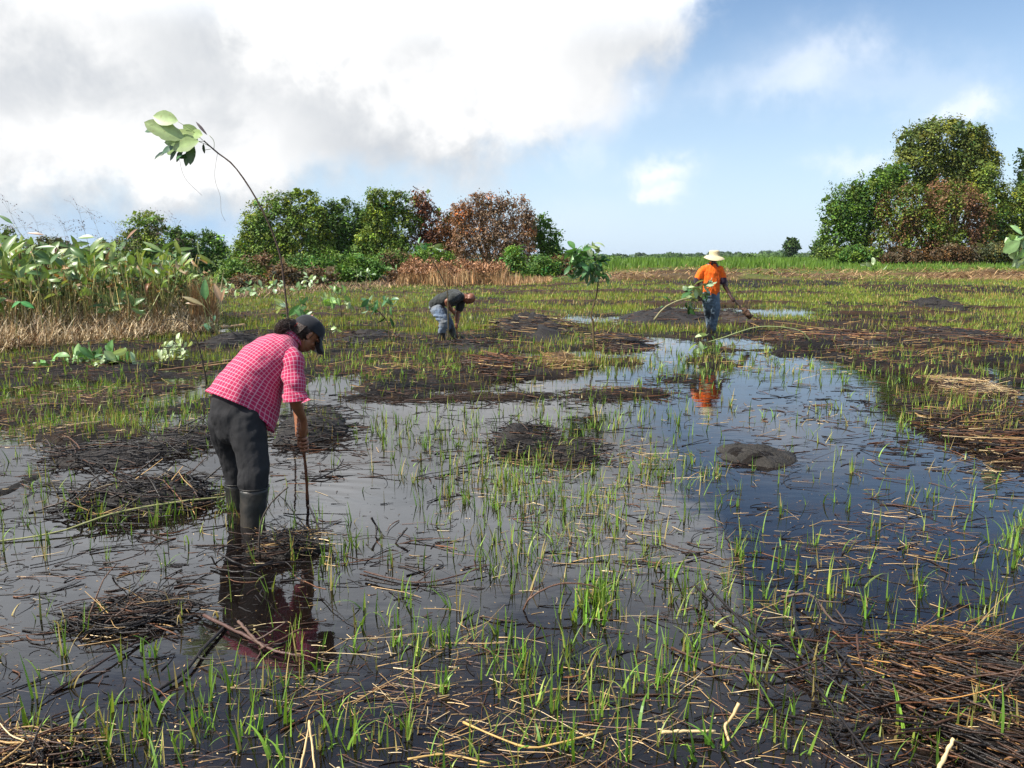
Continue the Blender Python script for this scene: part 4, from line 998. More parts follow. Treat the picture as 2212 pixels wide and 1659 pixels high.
    leafquads(np.stack([x, y, np.maximum(H(x, y), 0) + .002], 1), rs.uniform(.006, .018, n), rs.normal(0, .15, (n, 3)) + (0, 0, 1), c, acc, droop=0, ratio=.4)
    o = acc.obj('floating_straw', M['straw'], None, smooth=False)
    tag(o, 'loose tan straw and husks drifting among the shoots', 'straw', kind='stuff')
litter()

def shoots():
    acc = Acc()
    cl = [(1100, 1000, 190, 60, 170), (1080, 1060, 170, 50, 130), (1240, 1110, 200, 70, 130), (1450, 1020, 130, 40, 90), (1180, 1200, 200, 80, 90), (1290, 1300, 40, 30, 45), (1450, 1330, 200, 100, 60), (1350, 1480, 260, 90, 50),
          (300, 1590, 230, 60, 26), (560, 1500, 150, 70, 20), (950, 930, 260, 50, 170), (1350, 900, 240, 50, 170), (250, 900, 320, 60, 520), (150, 1120, 200, 100, 60), (420, 1100, 200, 60, 60), (700, 1190, 120, 40, 28), (1000, 1400, 300, 80, 45),
          (1600, 1250, 200, 100, 45), (1900, 1050, 300, 120, 60), (1950, 1280, 260, 100, 40), (1500, 1580, 300, 60, 12), (1750, 1600, 120, 40, 10), (2000, 900, 260, 60, 120), (1200, 780, 500, 40, 420), (1600, 800, 300, 30, 150),
          (800, 800, 350, 40, 330), (2150, 1620, 120, 30, 12), (800, 1600, 150, 40, 14), (1200, 1620, 150, 40, 16), (2000, 800, 250, 40, 200), (120, 820, 260, 40, 200), (2190, 1180, 60, 60, 30)]
    u, v = gauss_uv(cl); ub, vb = rs.uniform(-200, 2400, 560), 860 + 840 * rs.random(560)
    u, v = clipv(np.concatenate([u, ub]), np.concatenate([v, vb])); x, y = gxy(u, v); n = len(x)
    k = np.minimum(1 + rs.geometric(.55, n), 9) - (rs.random(n) < .3); i = np.repeat(np.arange(n), k); N = len(i)
    B = np.stack([x[i] + rs.normal(0, .010, N), y[i] + rs.normal(0, .010, N), np.maximum(H(x[i], y[i]), -.05)], 1)
    under = np.maximum(0, -B[:, 2])
    h = rs.uniform(.035, .15, N) * np.where(rs.random(N) < .12, 1.4, 1) + under
    wd = rs.uniform(.005, .0115, N) * np.interp(y[i], [2, 5, 14], [.95, 1.0, 1.8])
    c = pick(N, [(.17, .29, .04), (.13, .25, .04), (.27, .33, .07), (.38, .30, .12)], [.38, .28, .2, .14])
    az_ = rs.uniform(0, 6.28, N)
    bend = np.where(rs.random(N) < .18, rs.uniform(1.2, 2.3, N), np.abs(rs.normal(0, .28, N)))
    blades(B, h, wd, az_, np.abs(rs.normal(0, .22, N)), bend, c, acc, seg=6)
    # larger tufts near the camera
    bp = [(240, 1530), (350, 1540), (500, 1490), (520, 1600), (560, 1580), (620, 1560), (690, 1450), (760, 1410), (860, 1390), (1080, 1370), (1150, 1530), (1180, 1620), (1215, 1610), (1250, 1640), (1130, 1430), (1370, 1580), (1560, 1620), (1500, 1640), (1530, 1610),
          (1240, 1340), (1260, 1350), (1280, 1330), (1300, 1345), (1310, 1290), (1950, 1570), (1962, 1600), (2000, 1600), (1640, 1200), (930, 1370), (340, 1420), (160, 1580), (60, 1580), (750, 1620), (1640, 1410), (1730, 1420), (1870, 1330), (1990, 1290), (1620, 1310),
          (1480, 1450), (1450, 1250), (600, 1640), (1350, 1640), (1790, 1280), (2130, 1560), (440, 1560), (880, 1300), (960, 1480), (1210, 1460), (1340, 1400), (1410, 1480), (2200, 1200), (2170, 1170)]
    u2, v2 = np.array(bp, float).T; x2, y2 = gxy(u2, v2); i2 = np.repeat(np.arange(len(bp)), 4); N2 = len(i2)
    B2 = np.stack([x2[i2] + rs.normal(0, .014, N2), y2[i2] + rs.normal(0, .014, N2), np.full(N2, -.03)], 1)
    blades(B2, rs.uniform(.07, .19, N2), rs.uniform(.009, .0145, N2), rs.uniform(0, 6.28, N2), np.abs(rs.normal(.1, .2, N2)), np.where(rs.random(N2) < .25, rs.uniform(1.0, 2.2, N2), np.abs(rs.normal(.2, .3, N2))), pick(N2, [(.20, .36, .04), (.14, .30, .04), (.30, .38, .06)], [.5, .35, .15]), acc, seg=8)
    # a few dry basal sheaths
    m_ = rs.random(n) < .35; xs, ys = x[m_], y[m_]; K = len(xs)
    blades(np.stack([xs, ys, np.maximum(H(xs, ys), -.04)], 1), rs.uniform(.04, .10, K), rs.uniform(.003, .006, K), rs.uniform(0, 6.28, K), rs.uniform(.2, 1.1, K), rs.normal(.3, .4, K), pick(K, [TAN, RUST], [.7, .3]), acc, seg=3)
    o = acc.obj('grass_shoots', M['grass'], None, smooth=False)
    tag(o, 'young green grass shoots standing in the shallow water', 'grass', kind='stuff')
shoots()

# ---------------------------------------------------------------- debris piles, each a thing
def pile(label, u, v, ru, rv, h, n, mixp=(.80, .17, .03, .0), Lm=.22, rm=.004, name='debris_pile', cat='debris pile', group=None, mudcol=(.03, .025, .022), spiky=.12, straw=0, strawcol=None, dirs=None):
    cx, cy, rx, ry = ell(u, v, ru, rv); z0 = max(0.0, float(H(cx, cy)) * .5)
    root = empty(name, (cx, cy, z0 - .03), label, cat, group)
    # muddy core
    na, nr_ = 40, 12; th = np.linspace(0, 2 * np.pi, na, endpoint=False); rr = np.linspace(0, 1, nr_ + 1)[1:]
    T, Q = np.meshgrid(th, rr); lobes = 1 + .5 * (fbm(np.cos(T) * 1.7 + cx * 3, np.sin(T) * 1.7 + cy * 3, 3, 1) - .5) * 2
    X = cx + rx * Q * np.cos(T) * lobes; Y = cy + ry * Q * np.sin(T) * lobes
    Z = z0 + h * (1 - Q ** 1.7) * (.35 + 1.3 * fbm(X * 5, Y * 5, 3, 2)) + .03 * (fbm(X * 30, Y * 30, 3, 4) - .5) - .035 * Q ** 6
    V = np.concatenate([[(cx, cy, z0 + h)], np.stack([X, Y, Z], -1).reshape(-1, 3)])
    idx = 1 + np.arange(nr_ * na).reshape(nr_, na); nx = np.roll(idx, -1, 1)
    F = np.stack([idx[:-1], idx[1:], nx[1:], nx[:-1]], -1).reshape(-1, 4)
    F3 = np.stack([np.zeros(na, int), idx[0], nx[0]], -1)
    cn = (fbm(V[:, 0] * 9, V[:, 1] * 9, 3, 5))[:, None]
    mesh_obj('mud_core', V, [F, F3], M['mud'], root, np.array(mudcol) * (.35 + .75 * cn))
    def top(x, y):
        q = np.sqrt(((x - cx) / rx) ** 2 + ((y - cy) / ry) ** 2); return z0 + h * np.maximum(0, 1 - q ** 2.2) * .95 + .004
    def lay(k, cols, p, L0, r0, tilt):
        a = Acc(); th = rs.uniform(0, 6.28, k); q = np.sqrt(rs.random(k)) * 1.02 + np.abs(rs.normal(0, .16, k))
        x = cx + np.cos(th) * q * rx; y = cy + np.sin(th) * q * ry
        L = L0 * rs.lognormal(0, .4, k); L = np.minimum(L, max(rx * 1.6, .12)); r = r0 * rs.uniform(.6, 1.3, k)
        z = top(x, y) + rs.uniform(0, .02, k)
        sk = rs.random(k) < spiky * .45; L = np.where(sk, np.minimum(L, .22), L); tl = np.where(sk, rs.uniform(.2, .8, k), rs.normal(.01, .05, k))
        az_ = rs.normal(0, .7, k) + np.pi * (rs.random(k) < .5) if dirs is None else dirs + rs.normal(0, .35, k)
        sticks(a, np.stack([x, y, z], 1), az_, L, r, rs.normal(0, .9, k), tl, pick(k, cols, p), 7, 5, .02)
        return a
    if n: lay(n, [BLACK, DBROWN, RUST, TAN], mixp, Lm, rm, .1).obj('charred_sticks', M['char'], root)
    if straw:
        lay(straw, strawcol or [TAN, PTAN, RUST], [.55, .2, .25], Lm * .8, rm * .55, .05).obj('straw', M['straw'], root)
    return root
GP = 'piles of charred stems in the water'
pile('widest pile of black sticks in the water, crossed by a pale pole', 305, 1082, 140, 38, .09, 230, Lm=.24, rm=.0055, group=GP, spiky=.45, straw=24)
pile('long low black stick pile floating above and left of the widest stick pile', 235, 985, 130, 20, .05, 130, Lm=.26, rm=.005, group=GP)
pile('black stick pile touching the back of the woman\'s legs at the left', 410, 950, 66, 22, .07, 110, Lm=.3, rm=.005, group=GP)
pile('grey mud heap with sticks behind the hand of the woman', 680, 925, 75, 32, .12, 120, Lm=.28, rm=.005, group=GP, mudcol=(.045, .04, .036))
pile('charred stick heap with straw stubs right before the woman\'s boots', 632, 1186, 66, 20, .06, 120, (.72, .2, .05, .03), Lm=.17, rm=.0032, group=GP, spiky=.3, straw=36)
pile('flat raft of black stems left of the woman\'s reflection', 285, 1335, 105, 30, .035, 170, (.75, .2, .05, .0), Lm=.25, rm=.0036, group=GP, spiky=.1, straw=24)
pile('bare smooth grey mud mound in open water at the right', 1632, 988, 90, 23, .06, 26, (.7, .3, 0, 0), Lm=.08, rm=.002, name='mud_mound', cat='mud mound', group=None, mudcol=(.045, .040, .034))
pile('spiky black stem hummock in the middle of the pond', 1130, 957, 62, 24, .10, 140, Lm=.22, rm=.0045, group=GP, spiky=.2)
pile('low black mud hump right beside the spiky hummock in mid pond', 1228, 980, 72, 18, .05, 70, Lm=.2, rm=.004, group=GP)
pile('golden brown straw heap at the far shore of the pond', 1207, 790, 40, 14, .14, 50, (.2, .3, .3, .2), Lm=.35, rm=.006, group='straw heaps', name='straw_heap', cat='straw heap', straw=260, mudcol=(.12, .07, .03))
pile('brown stick heap left of the golden straw heap', 1075, 795, 56, 20, .13, 260, (.2, .45, .3, .05), Lm=.45, rm=.007, group='straw heaps', name='straw_heap', cat='straw heap', mudcol=(.06, .035, .02))
pile('pale straw tuft on the brown debris bank at the right', 2090, 836, 52, 18, .08, 40, (.2, .3, .3, .2), Lm=.3, rm=.005, group='straw heaps', name='straw_heap', cat='straw heap', straw=160, strawcol=[PTAN, TAN, RUST], mudcol=(.05, .03, .02))
GMm = 'dark earth mounds in the field'
pile('long dark earth mound with tan straw between the bald man and the straight sapling', 1150, 716, 108, 20, .34, 260, (.5, .3, .15, .05), Lm=.4, rm=.008, group=GMm, name='earth_mound', cat='earth mound', straw=160)
pile('black earth mound under the hands of the bald man', 1000, 752, 88, 14, .10, 200, (.7, .2, .1, .0), Lm=.3, rm=.008, group=GMm, name='earth_mound', cat='earth mound')
pile('dark reddish mound left of the orange shirted man', 1455, 694, 100, 15, .30, 220, (.45, .35, .2, .0), Lm=.4, rm=.008, group=GMm, name='earth_mound', cat='earth mound')
pile('grey earth mound right behind the orange shirted man', 1575, 694, 54, 13, .22, 120, (.5, .3, .2, .0), Lm=.35, rm=.008, group=GMm, name='earth_mound', cat='earth mound', mudcol=(.06, .045, .035))
pile('dark mound with brown stalks left of the straight sapling foot', 1335, 742, 66, 14, .16, 180, (.3, .35, .3, .05), Lm=.35, rm=.007, group=GMm, name='earth_mound', cat='earth mound', straw=60)
pile('brown dry grass mound behind the felled sapling', 1800, 738, 120, 20, .16, 380, (.15, .45, .35, .05), Lm=.5, rm=.0075, group=GMm, name='earth_mound', cat='earth mound', straw=80)
pile('reddish brown stem mound to the right in mid field', 2060, 735, 120, 22, .20, 380, (.2, .45, .32, .03), Lm=.5, rm=.0075, group=GMm, name='earth_mound', cat='earth mound', straw=60)
pile('black clod heap at the right of the field before the grove', 2020, 668, 36, 9, .28, 60, Lm=.35, rm=.011, group=GMm, name='earth_mound', cat='earth mound')
pile('black mud mound right of the woman\'s cap', 790, 738, 60, 15, .18, 120, Lm=.3, rm=.008, group=GMm, name='earth_mound', cat='earth mound')
pile('black mud mound behind the woman\'s back', 500, 742, 56, 14, .16, 120, Lm=.3, rm=.008, group=GMm, name='earth_mound', cat='earth mound')
GS = 'heaps of straw and sticks near the lower right corner'
pile('golden wet straw heap near the lower right corner', 2100, 1430, 165, 46, .09, 120, (.5, .3, .15, .05), Lm=.30, rm=.003, group=GS, name='straw_heap', cat='straw heap', straw=300, strawcol=[(.24, .12, .04), (.44, .28, .10), (.06, .03, .014)], mudcol=(.03, .02, .01), dirs=-.2)
pile('dark bank of matted black straw in the lower right corner', 2210, 1560, 230, 120, .11, 560, (.6, .3, .1, .0), Lm=.34, rm=.0034, group=GS, straw=150, strawcol=[(.36, .18, .05), (.2, .10, .03), (.06, .03, .014)], mudcol=(.012, .01, .008), dirs=-.6)
pile('dark brown debris bank at the right edge halfway down', 2190, 950, 110, 60, .07, 420, (.5, .35, .13, .02), Lm=.45, rm=.005, group=GS, straw=120, dirs=-.25)
pile('clump of dark roots in the lower left corner', 60, 1650, 110, 40, .06, 120, (.45, .35, .15, .05), Lm=.2, rm=.0035, group=None, straw=50)

# ---------------------------------------------------------------- single branches and stalks
def twig(label, pts, r0, r1, col, mt='char', name='charred_branch', cat='branch', group=None, forks=0, k=22, parent=None):
    """pts: (u, v, height above water)"""
    P = []
    for (u, v, z) in pts:
        x, y = gxy(u, v, z); P.append((float(x), float(y), z))
    if parent is None:
        root = empty(name, P[0], label, cat, group); nm = 'stem'
    else: root, nm = parent, name
    path = bez(P, k) + rs.normal(0, r0 * .15, (k, 3))
    a = Acc(); tubes(path[None], np.linspace(r0, r1, k)[None] * (1 + .12 * rs.normal(0, 1, (1, k))), 7, np.array(col), a)
    for f in range(forks):
        i = rs.integers(4, k - 3); d = path[i + 1] - path[i - 1]; d /= np.linalg.norm(d)
        s = np.array((-d[1], d[0], rs.uniform(-.1, .6))) * rs.choice([-1, 1]); L = rs.uniform(.05, .16)
        tubes(bez([path[i], path[i] + (d * .5 + s * .5) * L * .5, path[i] + (d * .6 + s) * L], 7)[None], np.linspace(r1 * 1.2, r1 * .6, 7)[None], 5, np.array(col), a)
    a.obj(nm, M[mt], root); return root
CB = (.018, .014, .013); RB = (.075, .035, .022); GB_ = (.10, .065, .045)
tangle = empty('branch_tangle', tuple(float(q) for q in gxy(1800, 1430)) + (0.,), 'tangle of charred black branches in the water left of the golden straw heap', 'branches')
for i, (pts, r, c) in enumerate([
        ([(1500, 1262, .06), (1580, 1345, .03), (1680, 1420, .02), (1790, 1500, .01)], .0068, CB), ([(1530, 1268, .08), (1640, 1380, .05), (1720, 1440, .04), (1800, 1480, .03)], .0062, CB), ([(1690, 1290, .01), (1750, 1285, .06), (1800, 1340, .07), (1862, 1352, .01)], .0075, GB_),
        ([(1715, 1300, .02), (1725, 1370, .05), (1790, 1440, .05), (1850, 1480, .0)], .0075, CB), ([(1560, 1310, .02), (1650, 1360, .05), (1760, 1440, .06), (1890, 1540, .02)], .006, CB), ([(1450, 1400, .01), (1560, 1440, .03), (1700, 1450, .06), (1810, 1400, .05)], .0055, RB),
        ([(1780, 1380, .03), (1840, 1440, .07), (1890, 1500, .05), (1930, 1540, 0)], .006, CB), ([(1850, 1370, .09), (1860, 1430, .05), (1900, 1490, .02)], .005, RB), ([(1760, 1290, .10), (1770, 1330, .05), (1740, 1390, .0)], .005, CB), ([(1670, 1370, .06), (1830, 1390, .03), (2010, 1370, .03), (2110, 1340, .05)], .0045, RB),
        ([(1740, 1450, .03), (1800, 1530, .05), (1880, 1640, .03), (1890, 1700, 0)], .006, CB), ([(1600, 1420, .02), (1690, 1500, .04), (1800, 1520, .02)], .005, CB), ([(1830, 1420, .09), (1800, 1470, .04), (1770, 1520, 0)], .005, CB), ([(2030, 1250, .11), (2038, 1300, .02), (2040, 1312, 0)], .005, CB),
        ([(1900, 1560, .04), (1820, 1590, .02), (1760, 1560, .05), (1680, 1540, 0)], .0065, CB), ([(1950, 1410, .08), (1990, 1470, .05), (2060, 1530, .03)], .0065, CB)]):
    twig(None, pts, r, r * .55, c, name='branch', parent=tangle, forks=2)
twig('arching brown twig standing over the shoots in the lower middle', [(1130, 1318, 0), (1150, 1288, .07), (1205, 1262, .11), (1262, 1262, .10), (1296, 1272, .07)], .0045, .0038, (.13, .07, .045), group='single branches', forks=1)
twig('thin reddish stem lying flat right of the woman\'s reflection', [(786, 1234, .01), (850, 1250, .01), (920, 1258, .01), (1000, 1240, .02), (1052, 1222, .03)], .0042, .003, RB, group='single branches', forks=2)
twig('short thick black stick floating below the thin reddish stem', [(790, 1252, .01), (850, 1262, .015), (905, 1262, .01)], .006, .004, CB, group='single branches')
twig('black forked stub poking out of the water right of the woman\'s stick', [(802, 1118, .10), (815, 1140, .04), (835, 1168, -.02)], .0065, .006, CB, group='single branches', forks=1)
twig('black stub leaning right beside the forked stub', [(880, 1140, .07), (860, 1165, .02), (850, 1182, -.02)], .006, .005, CB, group='single branches')
twig('purplish brown branch across the red reflection of the shirt', [(440, 1330, .02), (520, 1368, .02), (585, 1402, .02), (650, 1418, .02)], .008, .005, (.10, .055, .045), group='single branches', forks=2)
twig('second brown branch crossing the first over the red reflection', [(515, 1342, .03), (545, 1375, .03), (572, 1400, .02)], .0065, .006, (.13, .08, .06), group='single branches')
twig('third stick fanning right over the red reflection', [(650, 1358, .05), (610, 1380, .03), (560, 1404, .02)], .005, .004, RB, group='single branches')
twig('long black branch running down left below the reflection', [(492, 1228 + 120, .01), (440, 1400, .02), (400, 1450, .02), (330, 1500, .01), (300, 1530, 0)], .008, .005, CB, group='single branches', forks=4)
twig('dark stem lying across the water left of the reflection', [(230, 1290, .01), (330, 1300, .01), (420, 1295, .01), (452, 1310, .01)], .004, .003, CB, group='single branches', forks=1)
twig('dark branch curving in the water at the left below the stem raft', [(110, 1500, .0), (190, 1450, .02), (270, 1400, .02), (330, 1375, .0)], .006, .004, (.045, .024, .018), group='single branches', forks=1)
twig('bent grey twig looping in front of the woman\'s boots', [(562, 1205, 0), (560, 1170, .10), (566, 1122, .22), (590, 1082, .32), (622, 1052, .40)], .006, .004, (.07, .055, .045), group='single branches')
twig('curved black twig hanging into the water below the woman\'s stick', [(667, 1092, .10), (680, 1120, .09), (692, 1152, .05), (686, 1182, 0)], .0055, .004, CB, group='single branches')
twig('black twig rising from the heap before the woman\'s boots', [(640, 1128, .12), (665, 1148, .07), (690, 1182, 0)], .0055, .004, CB, group='single branches')
twig('black branch lying right of the woman\'s stick', [(668, 1040, 0), (700, 1028, .02), (730, 1010, .03), (742, 992, .08)], .006, .004, CB, group='single branches', forks=2)
twig('black branches reaching left from the heap before the boots', [(590, 1212, .02), (540, 1225, .03), (480, 1200, .05), (455, 1180, .03)], .0065, .004, CB, group='single branches', forks=3)
twig('long thin black branch curving under the heap before the boots', [(455, 1225, .01), (520, 1235, .02), (600, 1215, .02), (720, 1215, .0)], .0055, .003, CB, group='single branches', forks=2)
twig('long pale green cut pole lying across the widest stick pile', [(-60, 1178, .0), (120, 1150, .02), (250, 1108, .06), (380, 1085, .07), (500, 1072, .04)], .005, .007, (.30, .30, .12), 'stem', name='cut_pole', cat='pole')
twig('long thin tan pole lying behind the felled leafy branch', [(250, 806, .04), (380, 796, .05), (512, 776, .06)], .012, .012, (.26, .14, .07), 'stem', name='cut_pole', cat='pole')
twig('pale dry log end lying on the grass behind the woman', [(478, 708, .08), (530, 702, .09)], .035, .04, (.45, .28, .14), 'straw', name='cut_log', cat='log')
GST = 'single golden stalks in the lower foreground'
for lb, pts, r, c in [
    ('golden stalk bent like a knee in the lower middle', [(1000, 1560, .03), (1070, 1590, .03), (1155, 1615, .02), (1300, 1580, .03)], .0042, (.52, .33, .11)),
    ('pale straw stalk standing in the lower left foreground', [(668, 1556, .10), (662, 1600, .05), (645, 1680, 0)], .0042, (.60, .42, .20)),
    ('second pale straw stalk leaning against the first in the lower left foreground', [(668, 1558, .10), (674, 1610, .05), (684, 1690, 0)], .004, (.60, .42, .20)),
    ('flat piece of pale cane floating at the lower right of the middle', [(1428, 1582, .02), (1480, 1580, .02), (1545, 1580, .02)], .006, (.62, .46, .24)),
    ('short thick pale stalk propped up right of the floating cane', [(1596, 1518, .10), (1580, 1550, .05), (1566, 1568, .02), (1574, 1600, 0)], .006, (.58, .40, .20)),
    ('pale broken cane sticking up near the lower right corner', [(2060, 1595, .10), (2040, 1635, .05), (2015, 1690, 0)], .007, (.62, .47, .25)),
    ('brown cane slanting out of the lower right corner', [(2235, 1600, .10), (2180, 1640, .06), (2120, 1700, 0)], .009, (.22, .12, .07)),
    ('long golden stalk lying in the bottom middle', [(880, 1640, .02), (960, 1630, .02), (1060, 1650, .02)], .0036, (.5, .32, .11)),
    ('thin golden stalk curving over the straw heap near the lower right corner', [(1980, 1420, .02), (2070, 1395, .10), (2130, 1410, .12), (2190, 1440, .10), (2230, 1432, .05)], .004, (.48, .34, .12))]:
    twig(lb, pts, r, r * .8, c, 'straw', name='dry_stalk', cat='stalk', group=GST, k=14)
# ---------------------------------------------------------------- people
def limb(acc, pts, rad, flat=1.0, ref=None, k=None, sides=16):
    """closed tapered limb along a smooth path with domed ends; rad may hold (a, b) pairs"""
    pts = [np.array(p, float) for p in pts]; k = k or 4 * len(pts)
    P = bez(pts, k); rr = np.array([(r, r) if not hasattr(r, '__len__') else r for r in rad], float)
    t = np.linspace(0, len(pts) - 1, k)
    ra = np.interp(t, range(len(pts)), rr[:, 0]); rb = np.interp(t, range(len(pts)), rr[:, 1]) * flat
    T = np.gradient(P, axis=0); T /= np.linalg.norm(T, axis=1, keepdims=True)
    f = [.5, .82, .97]
    pre = [P[0] - T[0] * ra[0] * q * .9 for q in (.97, .75, .42)]; post = [P[-1] + T[-1] * ra[-1] * q * .9 for q in (.42, .75, .97)]
    fs = [.24, .66, .9]
    P2 = np.concatenate([pre, P, post]); A = np.concatenate([ra[0] * np.array(fs), ra, ra[-1] * np.array(fs[::-1])]); B = np.concatenate([rb[0] * np.array(fs), rb, rb[-1] * np.array(fs[::-1])])
    T2 = np.concatenate([[T[0]] * 3, T, [T[-1]] * 3])
    ref = np.array(ref if ref is not None else ((1, .1, 0) if abs(T.mean(0)[2]) > .7 else (0, 0, 1)), float)
    u = ref[None] - T2 * (T2 @ ref)[:, None]; u /= np.linalg.norm(u, axis=1, keepdims=True); w_ = np.cross(T2, u)
    th = np.arange(sides) * 2 * np.pi / sides; n = len(P2)
    V = P2[:, None] + A[:, None, None] * np.cos(th)[None, :, None] * u[:, None] + B[:, None, None] * np.sin(th)[None, :, None] * w_[:, None]
    idx = np.arange(n * sides).reshape(n, sides); nx = np.roll(idx, -1, 1)
    acc.add(V.reshape(-1, 3), np.stack([idx[:-1], nx[:-1], nx[1:], idx[1:]], -1).reshape(-1, 4))
    o = acc.n - n * sides
    for e, fl in ((0, 1), (n - 1, 0)):
        r_ = idx[e] + o; f_ = np.stack([np.repeat(r_[:1], sides - 2), r_[1:-1], r_[2:]], -1); acc.F3.append(f_[:, ::-1] if fl else f_)
def ball(acc, c, ax, rad, n=14):
    """ellipsoid: centre, three axes (rows), radii"""
    th = np.linspace(0, np.pi, n)[1:-1]; ph = np.arange(2 * n) * np.pi / n
    T, Q = np.meshgrid(th, ph, indexing='ij'); d = np.stack([np.sin(T) * np.cos(Q), np.sin(T) * np.sin(Q), np.cos(T)], -1).reshape(-1, 3)
    d = np.concatenate([d, [(0, 0, 1), (0, 0, -1)]]); V = np.array(c) + (d * np.array(rad)) @ np.array(ax)
    r_, m_ = len(th), 2 * n; idx = np.arange(r_ * m_).reshape(r_, m_); nx = np.roll(idx, -1, 1)
    o = acc.n; acc.add(V, np.stack([idx[:-1], idx[1:], nx[1:], nx[:-1]], -1).reshape(-1, 4))
    a_, b_ = r_ * m_ + o, r_ * m_ + 1 + o
    acc.F3.append(np.stack([np.full(m_, a_), idx[0] + o, nx[0] + o], -1)); acc.F3.append(np.stack([np.full(m_, b_), nx[-1] + o, idx[-1] + o], -1))
def fuse(acc, name, mat_, parent, voxel, smooth=3, disp=None):
    """melt overlapping closed forms into one continuous surface"""
    V = np.concatenate(acc.V); me = bpy.data.meshes.new('tmp'); me.from_pydata(V.tolist(), [], [f.tolist() for F in acc.faces() for f in F]); me.update()
    o = bpy.data.objects.new('tmp', me); COL.objects.link(o)
    m_ = o.modifiers.new('r', 'REMESH'); m_.mode = 'VOXEL'; m_.voxel_size = voxel
    if smooth: s_ = o.modifiers.new('s', 'SMOOTH'); s_.factor = .5; s_.iterations = smooth
    dg = bpy.context.evaluated_depsgraph_get(); me2 = bpy.data.meshes.new_from_object(o.evaluated_get(dg))
    bpy.data.objects.remove(o); bpy.data.meshes.remove(me)
    n = len(me2.vertices); co = np.zeros(n * 3, np.float32); me2.vertices.foreach_get('co', co); co = co.reshape(-1, 3)
    if disp is not None:
        nr = np.zeros(n * 3, np.float32); me2.vertices.foreach_get('normal', nr); nr = nr.reshape(-1, 3)
        co = co + nr * disp(co, nr)[:, None]; me2.vertices.foreach_set('co', co.astype(np.float32).ravel())
    me2.name = name; me2.materials.clear(); me2.materials.append(mat_)
    for p_ in me2.polygons: p_.use_smooth = True
    ob = bpy.data.objects.new(name, me2); COL.objects.link(ob); ob.parent = parent
    me2.transform((Matrix.Translation(parent.location) @ parent.rotation_euler.to_matrix().to_4x4()).inverted())
    return ob
def hand(acc, wrist, grip, A, s=1.0, rs_=.011, thumb=1):
    """hand closed round a stick of direction A at the point grip"""
    A = np.array(A, float); A /= np.linalg.norm(A); grip = np.array(grip, float); wrist = np.array(wrist, float)
    O = wrist - grip; O -= A * O.dot(A); O = O / np.linalg.norm(O) if np.linalg.norm(O) > 1e-4 else np.array((0, -1, 0)); Q = np.cross(A, O)
    pc = grip + O * (.028 * s)
    limb(acc, [wrist, (wrist + pc) / 2 + O * .004, pc + A * .004], [(.024 * s, .02 * s), (.03 * s, .02 * s), (.036 * s, .016 * s)], ref=A, k=8, sides=12)
    ball(acc, pc, [A, Q, O], (.042 * s, .030 * s, .019 * s), 8)
    for i in range(4):
        off = A * (.0225 * (1.5 - i)) * s; rf = (.0086, .0090, .0086, .0074)[i] * s; R_ = rs_ + rf * .9
        a0 = 1.35; a1 = a0 + (3.3, 3.6, 3.4, 3.0)[i]
        pts = [pc + off * .9 + Q * .020 * s]
        for a_ in np.linspace(a0, a1, 6): pts.append(grip + off + (O * math.cos(a_) + Q * math.sin(a_)) * R_ * (1.5 if a_ < 1.8 else 1.15 if a_ < 2.6 else 1.0))
        limb(acc, pts, [rf * 1.1, rf * 1.05, rf, rf, rf * .95, rf * .9, rf * .8], k=16, sides=8)
    th = [pc - Q * .018 * s - A * -.03 * s * thumb, grip + A * .036 * s * thumb - Q * .022 * s + O * .012 * s, grip + A * .040 * s * thumb - Q * .010 * s - O * .012 * s, grip + A * .036 * s * thumb + Q * .010 * s - O * .016 * s]
    limb(acc, th, [.012 * s, .011 * s, .0095 * s, .008 * s], k=12, sides=8)
def head(acc, c, up, fwd, s=1.0, ears=True):
    up = np.array(up, float); up /= np.linalg.norm(up); fwd = np.array(fwd, float); fwd -= up * fwd.dot(up); fwd /= np.linalg.norm(fwd); sd = np.cross(fwd, up)
    ax = [sd, fwd, up]; L = lambda x, y, z: np.array(c) + (sd * x + fwd * y + up * z) * s
    ball(acc, L(0, -.012, .025), ax, (.076 * s, .096 * s, .088 * s), 12)         # skull
    ball(acc, L(0, .028, -.03), ax, (.058 * s, .062 * s, .078 * s), 10)         # face
    ball(acc, L(0, .052, -.085), ax, (.028 * s, .026 * s, .022 * s), 8)         # chin
    limb(acc, [L(-.055, -.01, -.06), L(-.03, .035, -.09), L(0, .05, -.095)], [.016 * s] * 3, k=8, sides=8); limb(acc, [L(.055, -.01, -.06), L(.03, .035, -.09), L(0, .05, -.095)], [.016 * s] * 3, k=8, sides=8)
    limb(acc, [L(0, .085, .012), L(0, .098, -.012), L(0, .108, -.030)], [.008 * s, .010 * s, .014 * s], k=8, sides=8)    # nose
    for q in (-1, 1):
        ball(acc, L(q * .014, .094, -.033), ax, (.009 * s, .010 * s, .008 * s), 6)
        limb(acc, [L(q * .008, .088, .022), L(q * .032, .084, .026), L(q * .05, .066, .02)], [.009 * s, .010 * s, .008 * s], k=8, sides=8)  # brow
        ball(acc, L(q * .032, .062, -.022), ax, (.022 * s, .02 * s, .02 * s), 8)    # cheek
        if ears:
            ball(acc, L(q * .076, -.012, -.005), [sd, fwd * .9 + up * .2, up], (.009 * s, .020 * s, .032 * s), 8); ball(acc, L(q * .078, -.004, -.03), ax, (.007 * s, .01 * s, .012 * s), 6)
    limb(acc, [L(-.022, .082, -.056), L(0, .090, -.054), L(.022, .082, -.056)], [.006 * s, .0085 * s, .006 * s], k=8, sides=8)
    limb(acc, [L(-.018, .080, -.067), L(0, .088, -.068), L(.018, .080, -.067)], [.006 * s, .0085 * s, .006 * s], k=8, sides=8)
    return L, ax

